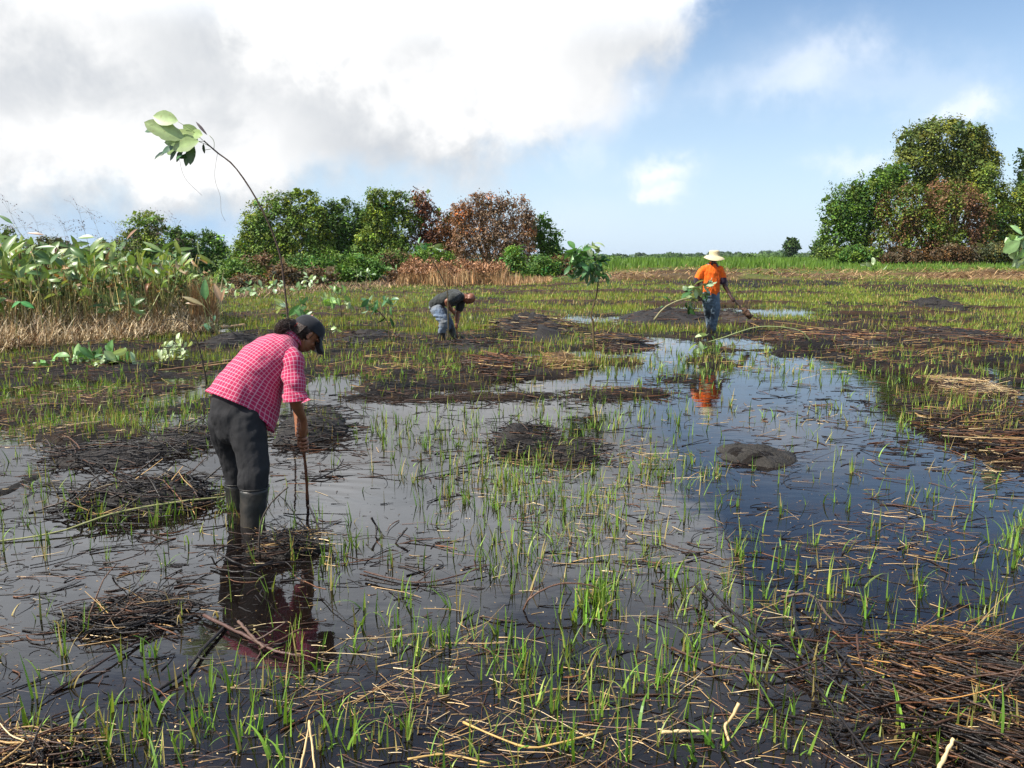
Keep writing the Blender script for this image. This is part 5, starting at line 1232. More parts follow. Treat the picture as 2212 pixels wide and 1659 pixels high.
def fold3(co, s, o=3):      # soft cloth folds
    return fbm(co[:, 0] * s + co[:, 1] * s * .6, co[:, 2] * s + co[:, 1] * s * .5, o, 2) - .5

# materials
def mskin(name, c, rough=.48):
    m, q = mat(name); nz = q.noise(oc(q), 25, 4)
    col = q.mix(nz, tuple(x * .75 for x in c), tuple(x * 1.3 for x in c))
    p = princ(q, col, rough, **{'Specular IOR Level': .5, 'Subsurface Weight': .08, 'Subsurface Radius': (.02, .008, .004), 'Subsurface Scale': .5})
    q.lk(bumpn(q, q.noise(oc(q), 180, 3), .001), p.inputs['Normal']); return fin(m, q, p.outputs[0])
def mcloth(name, c, vary=.2, sc=6, rough=.85, bs=220, bd=.0015, spec=.2, sheen=.15, c2=None, fold=0.0):
    m, q = mat(name); nz = q.noise(oc(q), sc, 4, .6)
    col = q.mix(q.rng(nz, .35, .65), tuple(x * (1 - vary) for x in c), c2 or tuple(min(1, x * (1 + vary)) for x in c))
    p = princ(q, col, rough, **{'Specular IOR Level': spec, 'Sheen Weight': sheen})
    h = q.noise(oc(q), bs, 2)
    if fold:
        mp = q.n('ShaderNodeMapping'); mp.inputs['Scale'].default_value = (1, 1, .45); q.lk(oc(q), mp.inputs[0])
        h = q.m('ADD', q.m('MULTIPLY', h, .08), q.noise(mp.outputs[0], 9, 3, .5, 1.2)); bd = fold
    q.lk(bumpn(q, h, bd), p.inputs['Normal']); return fin(m, q, p.outputs[0])
SKIN1 = mskin('brown_skin', (.29, .115, .055)); SKIN2 = mskin('dark_brown_skin', (.21, .08, .042)); SKIN3 = mskin('deep_brown_skin', (.06, .026, .018))
BOOT = mcloth('rubber', (.016, .019, .019), .3, 8, .45, 60, .002, .5, 0, c2=(.040, .034, .028)); PANT = mcloth('charcoal_cloth', (.028, .028, .030), .12, 5, .85, 260, .0008, .15, .0, fold=.012)
CAPM = mcloth('black_cap_cloth', (.016, .017, .021), .3, 18, .75, 300, .001); HAIR, q = mat('dark_hair')
mp = q.n('ShaderNodeMapping'); mp.inputs['Scale'].default_value = (60, 60, 14); q.lk(oc(q), mp.inputs[0]); nz = q.noise(mp.outputs[0], 3, 3)
p = princ(q, q.mix(nz, (.014, .008, .006), (.050, .027, .017)), .5); q.lk(bumpn(q, nz, .006), p.inputs['Normal']); fin(HAIR, q, p.outputs[0])
# pink shirt with white checks woven along the cloth
m, q = mat('pink_plaid'); uvn = q.n('ShaderNodeUVMap').outputs[0]; su = q.n('ShaderNodeSeparateXYZ'); q.lk(uvn, su.inputs[0])
def stripe(v, per, w_, soft=.06, off=0.0):
    f = q.m('FRACT', q.m('ADD', q.m('DIVIDE', v, per), off)); d = q.m('ABSOLUTE', q.m('SUBTRACT', f, .5))
    return q.rng(d, w_ / 2 - soft, w_ / 2 + soft, 1.0, 0.0)
a_, b_ = stripe(su.outputs[0], .0215, .17), stripe(su.outputs[1], .0215, .17)
base = q.mix(q.noise(oc(q), 20, 3), (.56, .028, .11), (.70, .05, .15))
thin = q.m('MULTIPLY', stripe(su.outputs[0], .047, .5, .02, .25), .25)
base = q.mix(thin, base, (.50, .02, .10))
col = q.mix(q.m('MULTIPLY', a_, .55), base, (.85, .62, .74)); col = q.mix(q.m('MULTIPLY', b_, .55), col, (.85, .62, .74))
p = princ(q, col, .8, **{'Specular IOR Level': .2, 'Sheen Weight': .2}); nz = q.noise(oc(q), 7, 4, .6, 1.5)
q.lk(bumpn(q, q.m('ADD', nz, q.m('MULTIPLY', q.noise(oc(q), 300, 2), .04)), .012, .8), p.inputs['Normal'])
tr = q.n('ShaderNodeBsdfTranslucent'); q.lk(col, tr.inputs[0]); mx = q.n('ShaderNodeMixShader'); mx.inputs[0].default_value = .3
q.lk(p.outputs[0], mx.inputs[1]); q.lk(tr.outputs[0], mx.inputs[2]); PLAID = fin(m, q, mx.outputs[0])

def garment(name, mat_, parent, rings, S, nseg=56, sub=5, uvscale=1.0, wrinkle=.006, acc=None, hem=None, voff=0.0):
    """tube of cloth through rings (centre, back radius, side radius, front vector or None)"""
    own = acc is None; acc = acc or Acc(); S = np.array(S, float)
    n0 = len(rings); C0 = np.array([r[0] for r in rings]); k = (n0 - 1) * sub + 1; t = np.linspace(0, n0 - 1, k)
    C = bez(C0, k); T0 = np.gradient(C, axis=0); T0 /= np.linalg.norm(T0, axis=1, keepdims=True)
    dr = np.interp(t, range(n0), [r[1] for r in rings]); sr = np.interp(t, range(n0), [r[2] for r in rings])
    Dn = np.cross(T0, S); Dn /= np.linalg.norm(Dn, axis=1, keepdims=True)
    if Dn[:, 2].mean() > 0: Dn = -Dn
    Fv = np.array([r[3] if r[3] is not None else (np.nan,) * 3 for r in rings], float)
    D0 = Dn[(np.arange(n0) * sub)]
    for i in range(n0):
        Fv[i] = D0[i] * rings[i][1] if np.isnan(Fv[i, 0]) else Fv[i] - C0[i]
    Fr = bez(Fv, k)
    a = np.linspace(0, 2 * np.pi, nseg + 1); ca, sa = np.cos(a), np.sin(a)
    V = C[:, None] + S[None, None] * (sr[:, None] * sa[None])[..., None] * (1 - .0)
    V = V + np.where(ca[None, :, None] > 0, Fr[:, None] * (np.abs(ca) ** .9)[None, :, None], Dn[:, None] * (-np.abs(ca)[None, :] ** .9 * dr[:, None])[..., None])
    if wrinkle:
        nrm = V - C[:, None]; nrm /= np.linalg.norm(nrm, axis=2, keepdims=True) + 1e-9
        fl = V.reshape(-1, 3); w_ = fold3(fl, 11).reshape(V.shape[:2]) + .6 * (fbm(fl[:, 0] * 26 + fl[:, 2] * 8, fl[:, 2] * 20, 2, 4).reshape(V.shape[:2]) - .5)
        w_[:, -1] = w_[:, 0]; V = V + nrm * w_[..., None] * wrinkle * 2.4
    girth = np.mean(np.abs(sr)) * 6.0; ln = np.concatenate([[0], np.cumsum(np.linalg.norm(np.diff(C, axis=0), axis=1))])
    UV = np.stack(np.broadcast_arrays((a / (2 * np.pi) * girth)[None, :], ln[:, None] + voff), -1).reshape(-1, 2) * uvscale
    idx = np.arange(k * (nseg + 1)).reshape(k, nseg + 1)
    F = np.stack([idx[:-1, :-1], idx[:-1, 1:], idx[1:, 1:], idx[1:, :-1]], -1).reshape(-1, 4)
    acc.add(V.reshape(-1, 3), F, None, UV)
    return acc.obj(name, mat_, parent, uv=True) if own else acc

# ---- the woman in the foreground
def build_woman():
    hd = np.array((.74, .67, 0)); S = np.array((.67, -.74, 0)); A_ = lambda u, v, Y: np.array(at(u, v, Y))
    g = gxy(530, 1120); root = empty('person', (float(g[0]), float(g[1]), -.1), 'woman in pink checked shirt, black cap and rubber boots bending over a stick', 'person')
    body = Acc()
    up = hd * .766 + np.array((0, 0, .643)); fwd = hd * .643 - np.array((0, 0, .766))
    hc = A_(661, 722, 5.04)
    L, ax = head(body, hc, up, fwd, .98)
    limb(body, [A_(612, 750, 4.95), A_(632, 738, 4.98), hc - up * .03 - fwd * .03], [.06, .052, .055])
    ctr = [A_(508, 880, 4.72), A_(530, 835, 4.77), A_(560, 795, 4.83), A_(590, 768, 4.9), A_(608, 755, 4.94)]
    limb(body, ctr, [(.13, .16), (.11, .14), (.11, .145), (.105, .16), (.07, .11)], ref=np.cross(S, (0, 0, 1)) * .7 - np.array((0, 0, .7)))
    # near arm and hand
    stick0, stick1 = A_(652, 914, 4.985), A_(665, 1100, 5.03)
    ax_s = stick1 - stick0; ax_s /= np.linalg.norm(ax_s)
    g1 = stick0 + ax_s * .045; g2 = stick0 + ax_s * .145
    w1 = A_(656, 908, 4.90)
    limb(body, [A_(634, 772, 4.82), A_(637, 815, 4.75), A_(635, 857, 4.725)], [.055, .046, .040])
    limb(body, [A_(635, 853, 4.725), A_(641, 876, 4.78), A_(651, 897, 4.86), w1], [.040, .037, .026, .023])
    hand(body, w1, g1, ax_s, 1.12, .012, -1)
    w2 = A_(647, 940, 5.06)
    limb(body, [A_(585, 762, 5.06), A_(625, 820, 5.14), A_(640, 860, 5.16)], [.055, .046, .04]); limb(body, [A_(640, 860, 5.16), A_(646, 895, 5.12), w2], [.04, .036, .026])
    hand(body, w2, g2, ax_s, 1.12, .012, -1)
    fuse(body, 'body', SKIN1, root, .0034, 2)
    ey = Acc()
    for q_ in (-1, 1): ball(ey, L(q_ * .031, .080, .008), ax, (.012, .010, .008), 8)
    for q_ in (-1, 1):
        e = Acc(); ball(e, L(q_ * .031, .082, .006), ax, (.011, .009, .006), 8); e.obj('eye', HAIR, root)
    # trousers
    tr_ = Acc()
    limb(tr_, [A_(508, 864, 4.72), A_(507, 892, 4.71), A_(512, 925, 4.70)], [(.140, .166), (.150, .172), (.12, .15)], ref=hd)
    limb(tr_, [A_(530, 905, 4.655), A_(540, 960, 4.62), A_(548, 1012, 4.585), A_(549, 1042, 4.57), A_(550, 1062, 4.565)], [.110, .104, .093, .092, .080], ref=hd, k=24)
    limb(tr_, [A_(492, 905, 4.80), A_(498, 960, 4.85), A_(508, 1010, 4.87), A_(512, 1040, 4.88), A_(513, 1056, 4.88)], [.122, .098, .082, .078, .07], ref=hd, k=24)
    def dsp(co, nr): return .020 * fold3(co, 7) + .018 * (fbm(co[:, 0] * 9 + co[:, 2] * 7, co[:, 2] * 9 - co[:, 0] * 12, 3, 5) - .5)
    fuse(tr_, 'trousers', PANT, root, .008, 3, dsp)
    # boots
    for (a, b, c, toe) in ((A_(550, 1054, 4.565), A_(547, 1095, 4.55), A_(546, 1140, 4.54), None), (A_(512, 1044, 4.88), A_(513, 1075, 4.88), A_(514, 1112, 4.88), None)):
        bt = Acc(); near = a[1] < 4.7; s_ = 1 if near else .92
        bot = c.copy(); bot[2] = -.10
        rings = [(a + (0, 0, .008), .086 * s_, .086 * s_, None), (b, .078 * s_, .078 * s_, None), (c, .068 * s_, .066 * s_, None), (bot, .058 * s_, .056 * s_, None)]
        th = np.linspace(0, 2 * np.pi, 33)[:-1]; pts = bez([r[0] for r in rings], 14); rad = np.interp(np.linspace(0, 3, 14), range(4), [r[1] for r in rings])
        P = np.concatenate([pts[::-1], pts[:1] + (0, 0, -.004), pts[:3]]); Rr = np.concatenate([rad[::-1] * (1 + .02 * rs.normal(0, 1, 14)), [rad[0] - .006], rad[:3] - .008])
        V = P[:, None] + Rr[:, None, None] * (np.cos(th)[None, :, None] * hd + np.sin(th)[None, :, None] * S * .95)
        idx = np.arange(len(P) * 32).reshape(-1, 32); nx = np.roll(idx, -1, 1); bt.add(V.reshape(-1, 3), np.stack([idx[:-1], nx[:-1], nx[1:], idx[1:]], -1).reshape(-1, 4))
        limb(bt, [bot + (0, 0, .02), bot + hd * .08, bot + hd * .17 - (0, 0, .01)], [.05, .048, .036], k=8)
        # rim bead and the raised mark on the shaft
        rim = np.stack([a + (0, 0, .006) + (np.cos(q_) * hd + np.sin(q_) * S * .95) * .087 * s_ for q_ in np.linspace(0, 2 * np.pi, 33)]); tubes(rim[None], np.full((1, 33), .004), 5, np.array((1, 1, 1)), bt)
        bt.obj('boot', BOOT, root)
    # shirt: body, two rolled sleeves, collar
    sh = Acc()
    R_ = [(A_(505, 871, 4.72), .172, .192, A_(586, 934, 4.80)), (A_(518, 848, 4.74), .165, .186, A_(597, 893, 4.84)), (A_(542, 814, 4.79), .150, .175, A_(603, 858, 4.88)), (A_(568, 787, 4.85), .142, .178, A_(608, 830, 4.92)),
          (A_(590, 765, 4.90), .134, .190, A_(618, 808, 4.96)), (A_(607, 750, 4.94), .112, .182, None), (A_(618, 740, 4.965), .080, .125, None), (A_(628, 733, 4.98), .060, .068, None)]
    garment('x', None, None, R_, S, 72, 6, wrinkle=.009, acc=sh)
    dS = np.cross(S, (0, 0, 1))
    def sleeve(P, r, acc):
        P = [np.array(p) for p in P]; k = 22; Q = bez(P, k); Rr = np.interp(np.linspace(0, len(P) - 1, k), range(len(P)), r); th = np.linspace(0, 2 * np.pi, 41)
        T = np.gradient(Q, axis=0); T /= np.linalg.norm(T, axis=1, keepdims=True); u_ = np.cross(T, S); u_ /= np.linalg.norm(u_, axis=1, keepdims=True); v_ = np.cross(T, u_)
        V = Q[:, None] + Rr[:, None, None] * (np.cos(th)[None, :, None] * u_[:, None] + np.sin(th)[None, :, None] * v_[:, None])
        fl = V.reshape(-1, 3); w_ = (fbm(fl[:, 2] * 26 + fl[:, 0] * 12, fl[:, 0] * 9 + fl[:, 1] * 9, 3, 3) - .5).reshape(k, 41); w_[:, -1] = w_[:, 0]
        V += (V - Q[:, None]) / Rr[:, None, None] * w_[..., None] * .03
        ln = np.concatenate([[0], np.cumsum(np.linalg.norm(np.diff(Q, axis=0), axis=1))])
        UV = np.stack(np.broadcast_arrays((th * np.mean(r))[None], ln[:, None]), -1).reshape(-1, 2)
        idx = np.arange(k * 41).reshape(k, 41); acc.add(V.reshape(-1, 3), np.stack([idx[:-1, :-1], idx[:-1, 1:], idx[1:, 1:], idx[1:, :-1]], -1).reshape(-1, 4), None, UV)
    sleeve([A_(616, 765, 4.86), A_(630, 780, 4.81), A_(634, 818, 4.755), A_(636, 850, 4.725), A_(637, 864, 4.72)], [.073, .076, .069, .062, .066], sh)
    sleeve([A_(636, 848, 4.725), A_(638, 866, 4.72)], [.070, .078], sh)
    sleeve([A_(590, 760, 5.02), A_(610, 790, 5.10), A_(632, 835, 5.15), A_(640, 855, 5.16)], [.075, .078, .07, .068], sh)
    # loose corner of the cuff
    c0 = A_(662, 858, 4.71); sh.add([c0, A_(648, 872, 4.66), A_(660, 868, 4.65), A_(671, 863, 4.68)], [[0, 1, 2, 3]], None, np.array([(0, 0), (.05, .02), (.06, 0), (.03, .03)]))
    # collar
    cl = A_(629, 733, 4.985); th = np.linspace(.3, 2 * np.pi - .3, 30); Tn = hd * .72 + np.array((0, 0, .69)); Dv = np.cross(Tn, S); Dv /= np.linalg.norm(Dv)
    if Dv[2] > 0: Dv = -Dv
    ring = lambda r, o: cl + Tn * o + (np.cos(th)[:, None] * Dv + np.sin(th)[:, None] * S) * r
    V = np.concatenate([ring(.062, -.01), ring(.060, .028), ring(.066, .030), ring(.086, -.004)]); idx = np.arange(120).reshape(4, 30)
    UV = np.stack([np.tile(th * .07, 4), np.repeat([0, .03, .035, .07], 30)], -1); sh.add(V, np.stack([idx[:-1, :-1], idx[:-1, 1:], idx[1:, 1:], idx[1:, :-1]], -1).reshape(-1, 4), None, UV)
    sh.obj('shirt', PLAID, root, uv=True)
    # hair
    hr = Acc(); ball(hr, L(0, -.034, .015), ax, (.083, .082, .092), 14)
    ball(hr, L(0, -.060, -.030), ax, (.060, .044, .050), 10)
    tie = L(0, -.105, -.012); B = lambda u, v: A_(u, v, 4.93)
    limb(hr, [L(0, -.07, -.01), tie, tie - fwd * .02], [.04, .024, .022])
    tail = [tie, B(617, 702), B(607, 706), B(601, 717), B(604, 728), B(615, 730)]
    limb(hr, tail, [.024, .026, .026, .022, .016, .008], k=26)
    st_ = Acc(); sdv = np.cross(fwd, up)
    for i in range(900):        # strands drawn back to the tie
        a0 = rs.uniform(-2.35, 2.35); zz = rs.uniform(-.075, .035)
        st0 = L(.084 * math.sin(a0) * (1 if zz > -.03 else .85), -.034 + .080 * math.cos(a0) * (.75 if abs(a0) < 1.2 else 1), zz)
        if abs(a0) < .95: continue
        midp = L(.070 * math.sin(a0) * 1.12, -.075, zz * .55 - .012)
        pp = bez([st0, midp * .8 + st0 * .2, midp, tie + rs.normal(0, .008, 3)], 9); tubes(pp[None], np.full((1, 9), rs.uniform(.0007, .0014)), 4, np.array((1, 1, 1)), st_)
    for i in range(420):        # the folded tail
        o_ = rs.normal(0, .016, 3); k0 = rs.integers(4, 7)
        pp = bez([q_ + o_ * (1 if k_ else .3) + rs.normal(0, .004, 3) for k_, q_ in enumerate(tail[:k0])], 14); tubes(pp[None], np.linspace(.0013, .0006, 14)[None], 4, np.array((1, 1, 1)), st_)
    for i in range(26):         # loose wisps
        p0 = tail[rs.integers(1, 5)] + rs.normal(0, .02, 3); d_ = rs.normal(0, .03, 3); pp = bez([p0, p0 + d_, p0 + d_ * 1.6 + rs.normal(0, .01, 3)], 7); tubes(pp[None], np.full((1, 7), .0008), 3, np.array((1, 1, 1)), st_)
    st_.obj('hair_strands', HAIR, root)
    fuse(hr, 'hair', HAIR, root, .006, 2, lambda co, nr: .004 * (fbm(co[:, 0] * 30, co[:, 2] * 60 + co[:, 1] * 20, 3, 3) - .5))
    tb = Acc(); th = np.linspace(0, 2 * np.pi, 17); tp = tie + (np.cos(th)[:, None] * np.cross(fwd, S) + np.sin(th)[:, None] * S) * .030; tubes(tp[None], np.full((1, 17), .006), 6, np.array((1, 1, 1)), tb)
    tb.obj('hair_tie', mcloth('red_band', (.30, .04, .03)), root)
    # cap
    cp = Acc(); th = np.linspace(0, 2 * np.pi, 41); ph = np.linspace(-.02, 1, 14); V = []
    for f in ph:
        r_ = math.cos(max(f, 0) * math.pi / 2) ** .62; z = .030 + .092 * math.sin(max(f, 0) * math.pi / 2) + min(f, 0) * .5
        V += [L(.092 * r_ * math.sin(t), -.010 + .110 * r_ * math.cos(t), z - .020 * math.cos(t + math.pi) * (1 - f) - .0) for t in th]
    idx = np.arange(14 * 41).reshape(14, 41); cp.add(V, np.stack([idx[:-1, :-1], idx[:-1, 1:], idx[1:, 1:], idx[1:, :-1]], -1).reshape(-1, 4))
    cap_ = cp.obj('cap', CAPM, root)
    bm_ = Acc(); V = []; ns = 17
    for layer in (0, .004):
        for j in range(8):
            e = j / 7.0
            for i in range(ns):
                t = -1.05 + 2.1 * i / (ns - 1); rim = np.array((.092 * math.sin(t), -.010 + .110 * math.cos(t), .030 + .020 * math.cos(t)))
                out = np.array((.055 * math.sin(t) * .55, .082 * math.cos(t * .9), -.045 * math.cos(t) - .012)) * e
                v3 = rim + out + (0, 0, -.030 * (t / 1.05) ** 2 * e - layer); V.append(L(*v3))
    idx = np.arange(8 * ns).reshape(8, ns); F = np.stack([idx[:-1, :-1], idx[:-1, 1:], idx[1:, 1:], idx[1:, :-1]], -1).reshape(-1, 4); bm_.add(V, np.concatenate([F, F[:, ::-1] + 8 * ns])); bm_.obj('cap_brim', CAPM, root)
    for lb_, P_, ccol, sz in (('button', L(0, -.06, .115), (.55, .22, .18), .012), ('emblem', L(.012, .098, .062), (.35, .10, .06), .013), ('emblem', L(.040, .092, .050), (.16, .2, .24), .010)):
        e = Acc(); ball(e, P_, ax, (sz, sz * .5, sz * .6), 8); e.obj(lb_, mcloth(lb_ + '_thread', ccol), root)
    # stick in her hands
    st = empty('planting_stick', tuple(stick1), 'thin reddish brown stick held upright in the woman\'s two hands', 'stick')
    tube_obj('shaft', [stick1 + ax_s * .12, stick1, A_(661, 1020, 5.01), A_(655, 965, 4.99), stick0 - ax_s * .01], .0085, .010, (.13, .045, .02), M['char'], st, k=30, sides=8)
build_woman()

# ---- the bald man
JEANS = mcloth('pale_dusty_jeans', (.26, .28, .30), .3, 4, .9, 200, .001, c2=(.16, .22, .32), fold=.03); TEE = mcloth('dark_grey_tee', (.040, .044, .042), .25, 7, .9, 200, .001, fold=.03)
def build_bald():
    hd = np.array((.97, .22, 0)); S = np.array((.22, -.97, 0)); A_ = lambda u, v, Y: np.array(at(u, v, Y))
    g = A_(962, 733, 15.1); root = empty('person', tuple(g), 'bald man in dark grey T-shirt and pale jeans bent double over a mud mound', 'person')
    b = Acc(); up = np.array((.95, .15, -.22)); fwd = np.array((-.12, .12, -.98))
    L, ax = head(b, A_(1014, 645, 15.25), up, fwd, 1.05)
    limb(b, [A_(992, 640, 15.25), A_(1002, 641, 15.25), A_(1012, 644, 15.25)], [.075, .065, .065])
    limb(b, [A_(943, 662, 15.3), A_(958, 650, 15.28), A_(975, 643, 15.26), A_(990, 640, 15.25)], [(.11, .14), (.10, .14), (.11, .16), (.09, .15)], ref=(0, 0, 1))
    s0, s1 = A_(980, 664, 15.15), A_(989, 732, 15.2); axs = (s1 - s0) / np.linalg.norm(s1 - s0)
    g1, g2 = s0 + axs * .09, s0 + axs * .37
    w1 = A_(976, 671, 15.05)
    limb(b, [A_(984, 640, 15.05), A_(973, 646, 14.93), A_(965, 651, 14.92)], [.062, .050, .046]); limb(b, [A_(965, 651, 14.92), A_(969, 661, 14.96), w1], [.046, .046, .030])
    hand(b, w1, g1, axs, 1.12, .014, -1)
    w2 = A_(987, 700, 15.27)
    limb(b, [A_(996, 650, 15.45), A_(992, 668, 15.46), A_(989, 676, 15.45)], [.06, .05, .044]); limb(b, [A_(989, 676, 15.45), A_(989, 690, 15.38), w2], [.044, .040, .028])
    hand(b, w2, g2, axs, 1.12, .014, -1)
    fuse(b, 'body', SKIN2, root, .0095, 2)
    for q_ in (-1, 1):
        e = Acc(); ball(e, L(q_ * .033, .086, .008), ax, (.013, .010, .008), 6); e.obj('eye', HAIR, root)
    t = Acc()
    limb(t, [A_(943, 662, 15.32), A_(945, 672, 15.32)], [(.155, .17), (.13, .16)], ref=hd)
    limb(t, [A_(945, 668, 15.2), A_(952, 684, 15.14), A_(959, 697, 15.1), A_(956, 708, 15.12), A_(954, 716, 15.14)], [.125, .110, .092, .086, .078], ref=hd, k=22)
    limb(t, [A_(950, 668, 15.45), A_(961, 684, 15.5), A_(970, 697, 15.52), A_(973, 708, 15.52)], [.12, .105, .088, .08], ref=hd, k=22)
    fuse(t, 'jeans', JEANS, root, .013, 2, lambda co, nr: .03 * fold3(co, 10) + .02 * (fbm(co[:, 0] * 10, co[:, 2] * 26, 2, 5) - .5))
    for pts in ([A_(955, 706, 15.13), A_(954, 722, 15.15), A_(954, 735, 15.15)], [A_(972, 703, 15.52), A_(977, 716, 15.52), A_(979, 727, 15.5)]):
        bt = Acc(); limb(bt, pts, [.082, .07, .062], k=12); limb(bt, [pts[-1], pts[-1] + hd * .10 - (0, 0, .03), pts[-1] + hd * .2 - (0, 0, .04)], [.058, .052, .042]); fuse(bt, 'boot', BOOT, root, .012, 2)
    s = Acc()
    limb(s, [A_(939, 658, 15.3), A_(950, 651, 15.29), A_(964, 645, 15.27), A_(978, 640, 15.26), A_(990, 640, 15.25), A_(998, 641, 15.25)], [(.125, .17), (.135, .18), (.135, .18), (.145, .20), (.12, .19), (.08, .10)], ref=(0, 0, 1), k=26)
    limb(s, [A_(985, 640, 15.08), A_(980, 643, 14.97), A_(975, 646, 14.93)], [.10, .092, .082]); limb(s, [A_(996, 648, 15.42), A_(994, 660, 15.46), A_(992, 666, 15.47)], [.10, .092, .085])
    limb(s, [A_(975, 652, 15.25), A_(970, 660, 15.25)], [(.12, .12), (.06, .12)], ref=hd)
    fuse(s, 'shirt', TEE, root, .011, 2, lambda co, nr: .03 * fold3(co, 12))
    st = empty('planting_stick', tuple(s1), 'thin brown stick gripped by the bald man and pushed into the mound', 'stick')
    tube_obj('shaft', [s1 + axs * .12, s1, (s0 + s1) / 2, s0], .012, .013, (.20, .09, .045), M['char'], st, k=12)
build_bald()

# ---- the man in orange
ORANGE = mcloth('orange_jersey', (.95, .13, .008), .12, 8, .75, 200, .001, c2=(1.0, .18, .012), fold=.035); NAVY = mcloth('dark_purple_trim', (.035, .022, .04)); BJ = mcloth('blue_grey_jeans', (.07, .10, .14), .45, 3.5, .9, 200, .001, c2=(.15, .22, .29), fold=.03)
STRAWH, q = mat('woven_straw_hat'); wv = q.n('ShaderNodeTexWave'); wv.bands_direction = 'Z'; wv.inputs['Scale'].default_value = 30; wv.inputs['Distortion'].default_value = 1.5; q.lk(oc(q), wv.inputs[0])
p = princ(q, q.mix(wv.outputs[1], (.62, .50, .28), (.78, .68, .44)), .7); q.lk(bumpn(q, wv.outputs[1], .004), p.inputs['Normal']); fin(STRAWH, q, p.outputs[0])
def build_orange():
    hd = np.array((.05, 1, 0)); S = np.array((1, -.05, 0)); Y = 16.4; A_ = lambda u, v, dy=0.: np.array(at(u, v, Y + dy))
    root = empty('person', tuple(A_(1533, 722)), 'man in orange T-shirt and straw hat walking away through the wet field', 'person')
    b = Acc(); L, ax = head(b, A_(1542, 557, .02), (0.04, .12, 1), hd, 1.05)
    limb(b, [A_(1540, 573), A_(1541, 566), A_(1542, 560, .01)], [.075, .065, .062])
    limb(b, [A_(1536, 640), A_(1537, 615), A_(1537, 592), A_(1538, 579)], [(.15, .10), (.145, .10), (.17, .11), (.15, .09)], ref=(1, 0, 0))
    t0, t1 = A_(1572, 634, -.05), A_(1609, 672, -.15); axs = (t1 - t0) / np.linalg.norm(t1 - t0); g1 = t0 + axs * .17
    w1 = g1 + np.array((-.05, 0, .035))
    limb(b, [A_(1557, 582), A_(1561, 600), A_(1566, 618)], [.065, .054, .046]); limb(b, [A_(1566, 618), A_(1574, 632, -.02), w1], [.046, .042, .030]); hand(b, w1, g1, axs, 1.1, .016, -1)
    w2 = A_(1509, 642, -.20)
    limb(b, [A_(1517, 582), A_(1509, 602, 0), A_(1505, 622, 0)], [.065, .054, .046]); limb(b, [A_(1505, 622), A_(1506, 634, -.1), w2], [.046, .04, .03])
    bx = A_(1530, 642, -.22) - A_(1490, 646, -.22); bx /= np.linalg.norm(bx); hand(b, w2, A_(1512, 647, -.24), bx, 1.1, .016, 1)
    fuse(b, 'body', SKIN3, root, .0095, 2)
    t = Acc(); limb(t, [A_(1536, 632), A_(1536, 646)], [(.185, .12), (.185, .13)], ref=(1, 0, 0))
    limb(t, [A_(1545, 648), A_(1545, 668), A_(1543, 684), A_(1540, 700), A_(1538, 709)], [.105, .098, .088, .086, .09], ref=(1, 0, 0), k=22)
    limb(t, [A_(1527, 648), A_(1529, 666, .1), A_(1531, 682, .2), A_(1533, 697, .22), A_(1533, 706, .22)], [.11, .10, .088, .08, .078], ref=(1, 0, 0), k=22)
    fuse(t, 'jeans', BJ, root, .013, 2, lambda co, nr: .03 * fold3(co, 10) + .02 * (fbm(co[:, 0] * 10, co[:, 2] * 26, 2, 5) - .5))
    for pts, dz in (([A_(1538, 704), A_(1534, 714), A_(1531, 724)], 0), ([A_(1534, 700, .22), A_(1534, 709, .22), A_(1534, 718, .22)], 0)):
        bt = Acc(); limb(bt, pts, [.085, .075, .066], k=12); limb(bt, [pts[-1], pts[-1] + hd * .1 - (0, 0, .03), pts[-1] + hd * .2 - (0, 0, .03)], [.06, .052, .042]); fuse(bt, 'boot', mcloth('muddy_boot', (.10, .085, .075), .3, 6, .6), root, .012, 2)
    s = Acc(); limb(s, [A_(1536, 635), A_(1536, 622), A_(1537, 605), A_(1537, 590), A_(1538, 580), A_(1540, 572)], [(.185, .12), (.18, .125), (.195, .13), (.205, .13), (.19, .115), (.10, .08)], ref=(1, 0, 0), k=28)
    limb(s, [A_(1521, 582), A_(1513, 592), A_(1508, 601)], [.085, .080, .080]); limb(s, [A_(1554, 582), A_(1559, 592), A_(1561, 601)], [.085, .080, .080])
    fuse(s, 'shirt', ORANGE, root, .011, 2, lambda co, nr: .022 * (fbm(co[:, 0] * 26, co[:, 2] * 7, 3, 4) - .5) + .02 * fold3(co, 9))
    for pp in ([A_(1507.5, 602), A_(1507, 608)], [A_(1561, 602), A_(1562, 608)]):
        c = Acc(); limb(c, pp, [.082, .078], k=6); fuse(c, 'cuff', NAVY, root, .011, 1)
    c = Acc(); th = np.linspace(0, 2 * np.pi, 25); cc = A_(1541, 569.5); tubes(np.stack([cc + np.array((math.cos(q_) * .075, math.sin(q_) * .07, -.004 * math.sin(q_))) for q_ in th])[None], np.full((1, 25), .010), 6, np.array((1, 1, 1)), c); c.obj('collar', NAVY, root)
    hat = Acc(); th = np.linspace(0, 2 * np.pi, 41); c0 = A_(1543, 553.5, .0); V = []
    prof = [(.215, -.070), (.205, -.052), (.17, -.020), (.13, .002), (.108, .012), (.106, .05), (.107, .085), (.100, .112), (.075, .124), (.03, .120), (.002, .118)]
    for (r_, z) in prof:
        V += [c0 + np.array((r_ * math.cos(q_), r_ * 1.05 * math.sin(q_), z - (r_ > .12) * .018 * math.cos(q_) + (r_ > .12) * .022 * math.cos(2 * q_ + .5) * (r_ - .1) / .1)) for q_ in th]
    idx = np.arange(len(prof) * 41).reshape(-1, 41); hat.add(V, np.stack([idx[:-1, :-1], idx[:-1, 1:], idx[1:, 1:], idx[1:, :-1]], -1).reshape(-1, 4)); hat.obj('straw_hat', STRAWH, root)
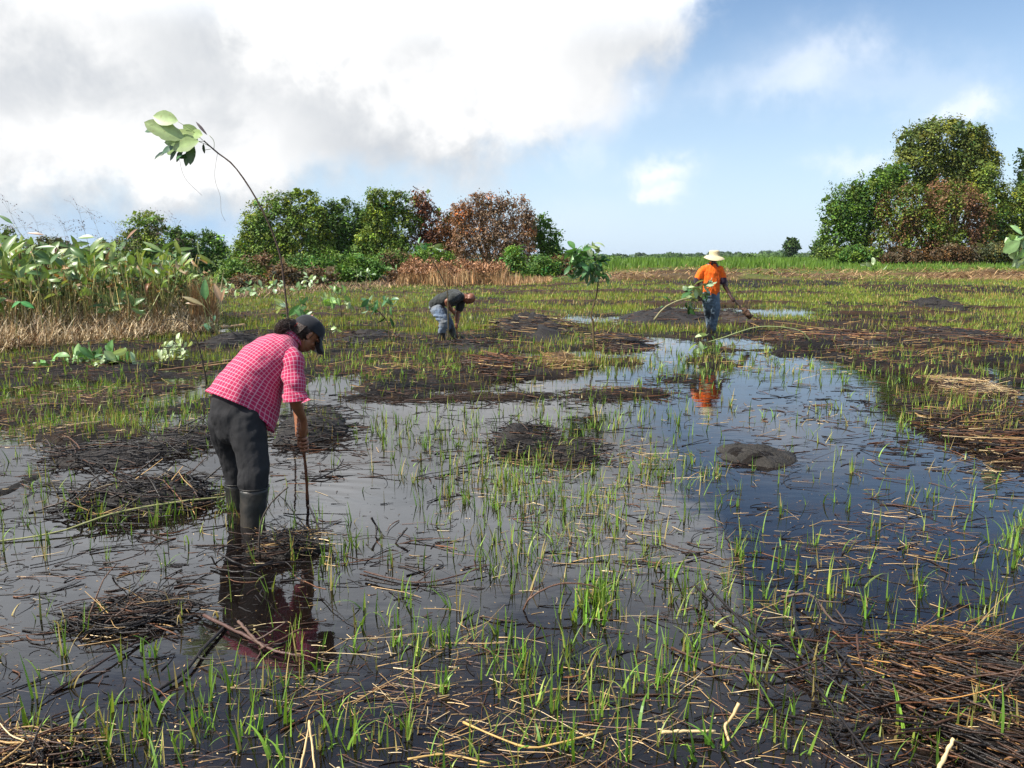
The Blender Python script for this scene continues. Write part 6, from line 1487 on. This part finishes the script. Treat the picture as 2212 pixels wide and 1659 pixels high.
    # the hoe in his right hand
    tl = empty('hoe', tuple(t1), 'dark handled digging tool clotted with brown mud in the orange shirted man\'s right hand', 'hoe')
    tube_obj('handle', [t0, (t0 + t1) / 2, t1], .016, .018, (.06, .045, .035), M['char'], tl, k=12)
    bl = Acc(); limb(bl, [t1 - axs * .05, t1 + axs * .07, t1 + axs * .15], [(.035, .06), (.075, .08), (.05, .07)]); fuse(bl, 'muddy_blade', M['mud'], tl, .014, 1, lambda co, nr: .05 * (fbm(co[:, 0] * 25, co[:, 2] * 25, 3, 2) - .4))
    me = tl.children[-1].data; ca = me.color_attributes.new('Col', 'FLOAT_COLOR', 'POINT'); ca.data.foreach_set('color', np.tile((.10, .055, .035, 1), len(me.vertices)).astype(np.float32))
    sapling('cut leafy branch with big dark leaves carried under the orange shirted man\'s left arm', Y - .24, [(1413, 691), (1428, 672), (1446, 658), (1478, 646), (1512, 644), (1530, 625), (1538, 600)], .020, .010,
        [(1487, 632, 0, 12, 8, .26, .13, (.05, .13, .035), (-.8, .3, .8), .04), (1492, 655, 0, 10, 7, .26, .12, (.045, .12, .035), (-.1, 1, 1), .04), (1500, 622, -.05, 6, 4, .24, .16, PALE, (0, .2, .8), .03), (1496, 648, -.05, 4, 2, .18, .13, PALE, (0, .4, .8), 0),
         (1526, 612, -.02, 10, 7, .18, .09, (.30, .42, .24), (.2, -.1, .7), .04), (1522, 628, 0, 8, 5, .16, .08, (.12, .26, .10), (.1, .4, .7), .04), (1440, 655, .1, 10, 4, .14, .06, (.06, .18, .05), (-.3, -.4, .7), 0)],
        scol=(.26, .24, .13), cat='branch', name='leafy_branch', group='cut leafy branches carried or planted by the men', ground=False)
build_orange()

# ---------------------------------------------------------------- air
def haze():
    x0, x1, y0, y1, z0, z1 = -4700, 4700, -60, 2700, -1.6, 17.5
    V = [(x, y, z) for z in (z0, z1) for y in (y0, y1) for x in (x0, x1)]
    o = mesh_obj('haze', V, np.array([[0, 2, 3, 1], [4, 5, 7, 6], [0, 1, 5, 4], [2, 6, 7, 3], [0, 4, 6, 2], [1, 3, 7, 5]]), None, smooth=False)
    m = bpy.data.materials.new('air'); m.use_nodes = True; m.node_tree.nodes.clear(); q = NT(m.node_tree)
    v = q.n('ShaderNodeVolumePrincipled'); v.inputs['Color'].default_value = (.80, .88, 1, 1); v.inputs['Density'].default_value = .00010; v.inputs['Anisotropy'].default_value = .2
    q.lk(v.outputs[0], q.n('ShaderNodeOutputMaterial').inputs['Volume']); o.data.materials.append(m); tag(o, 'thin pale air haze over the whole field', 'haze', kind='stuff')
haze()
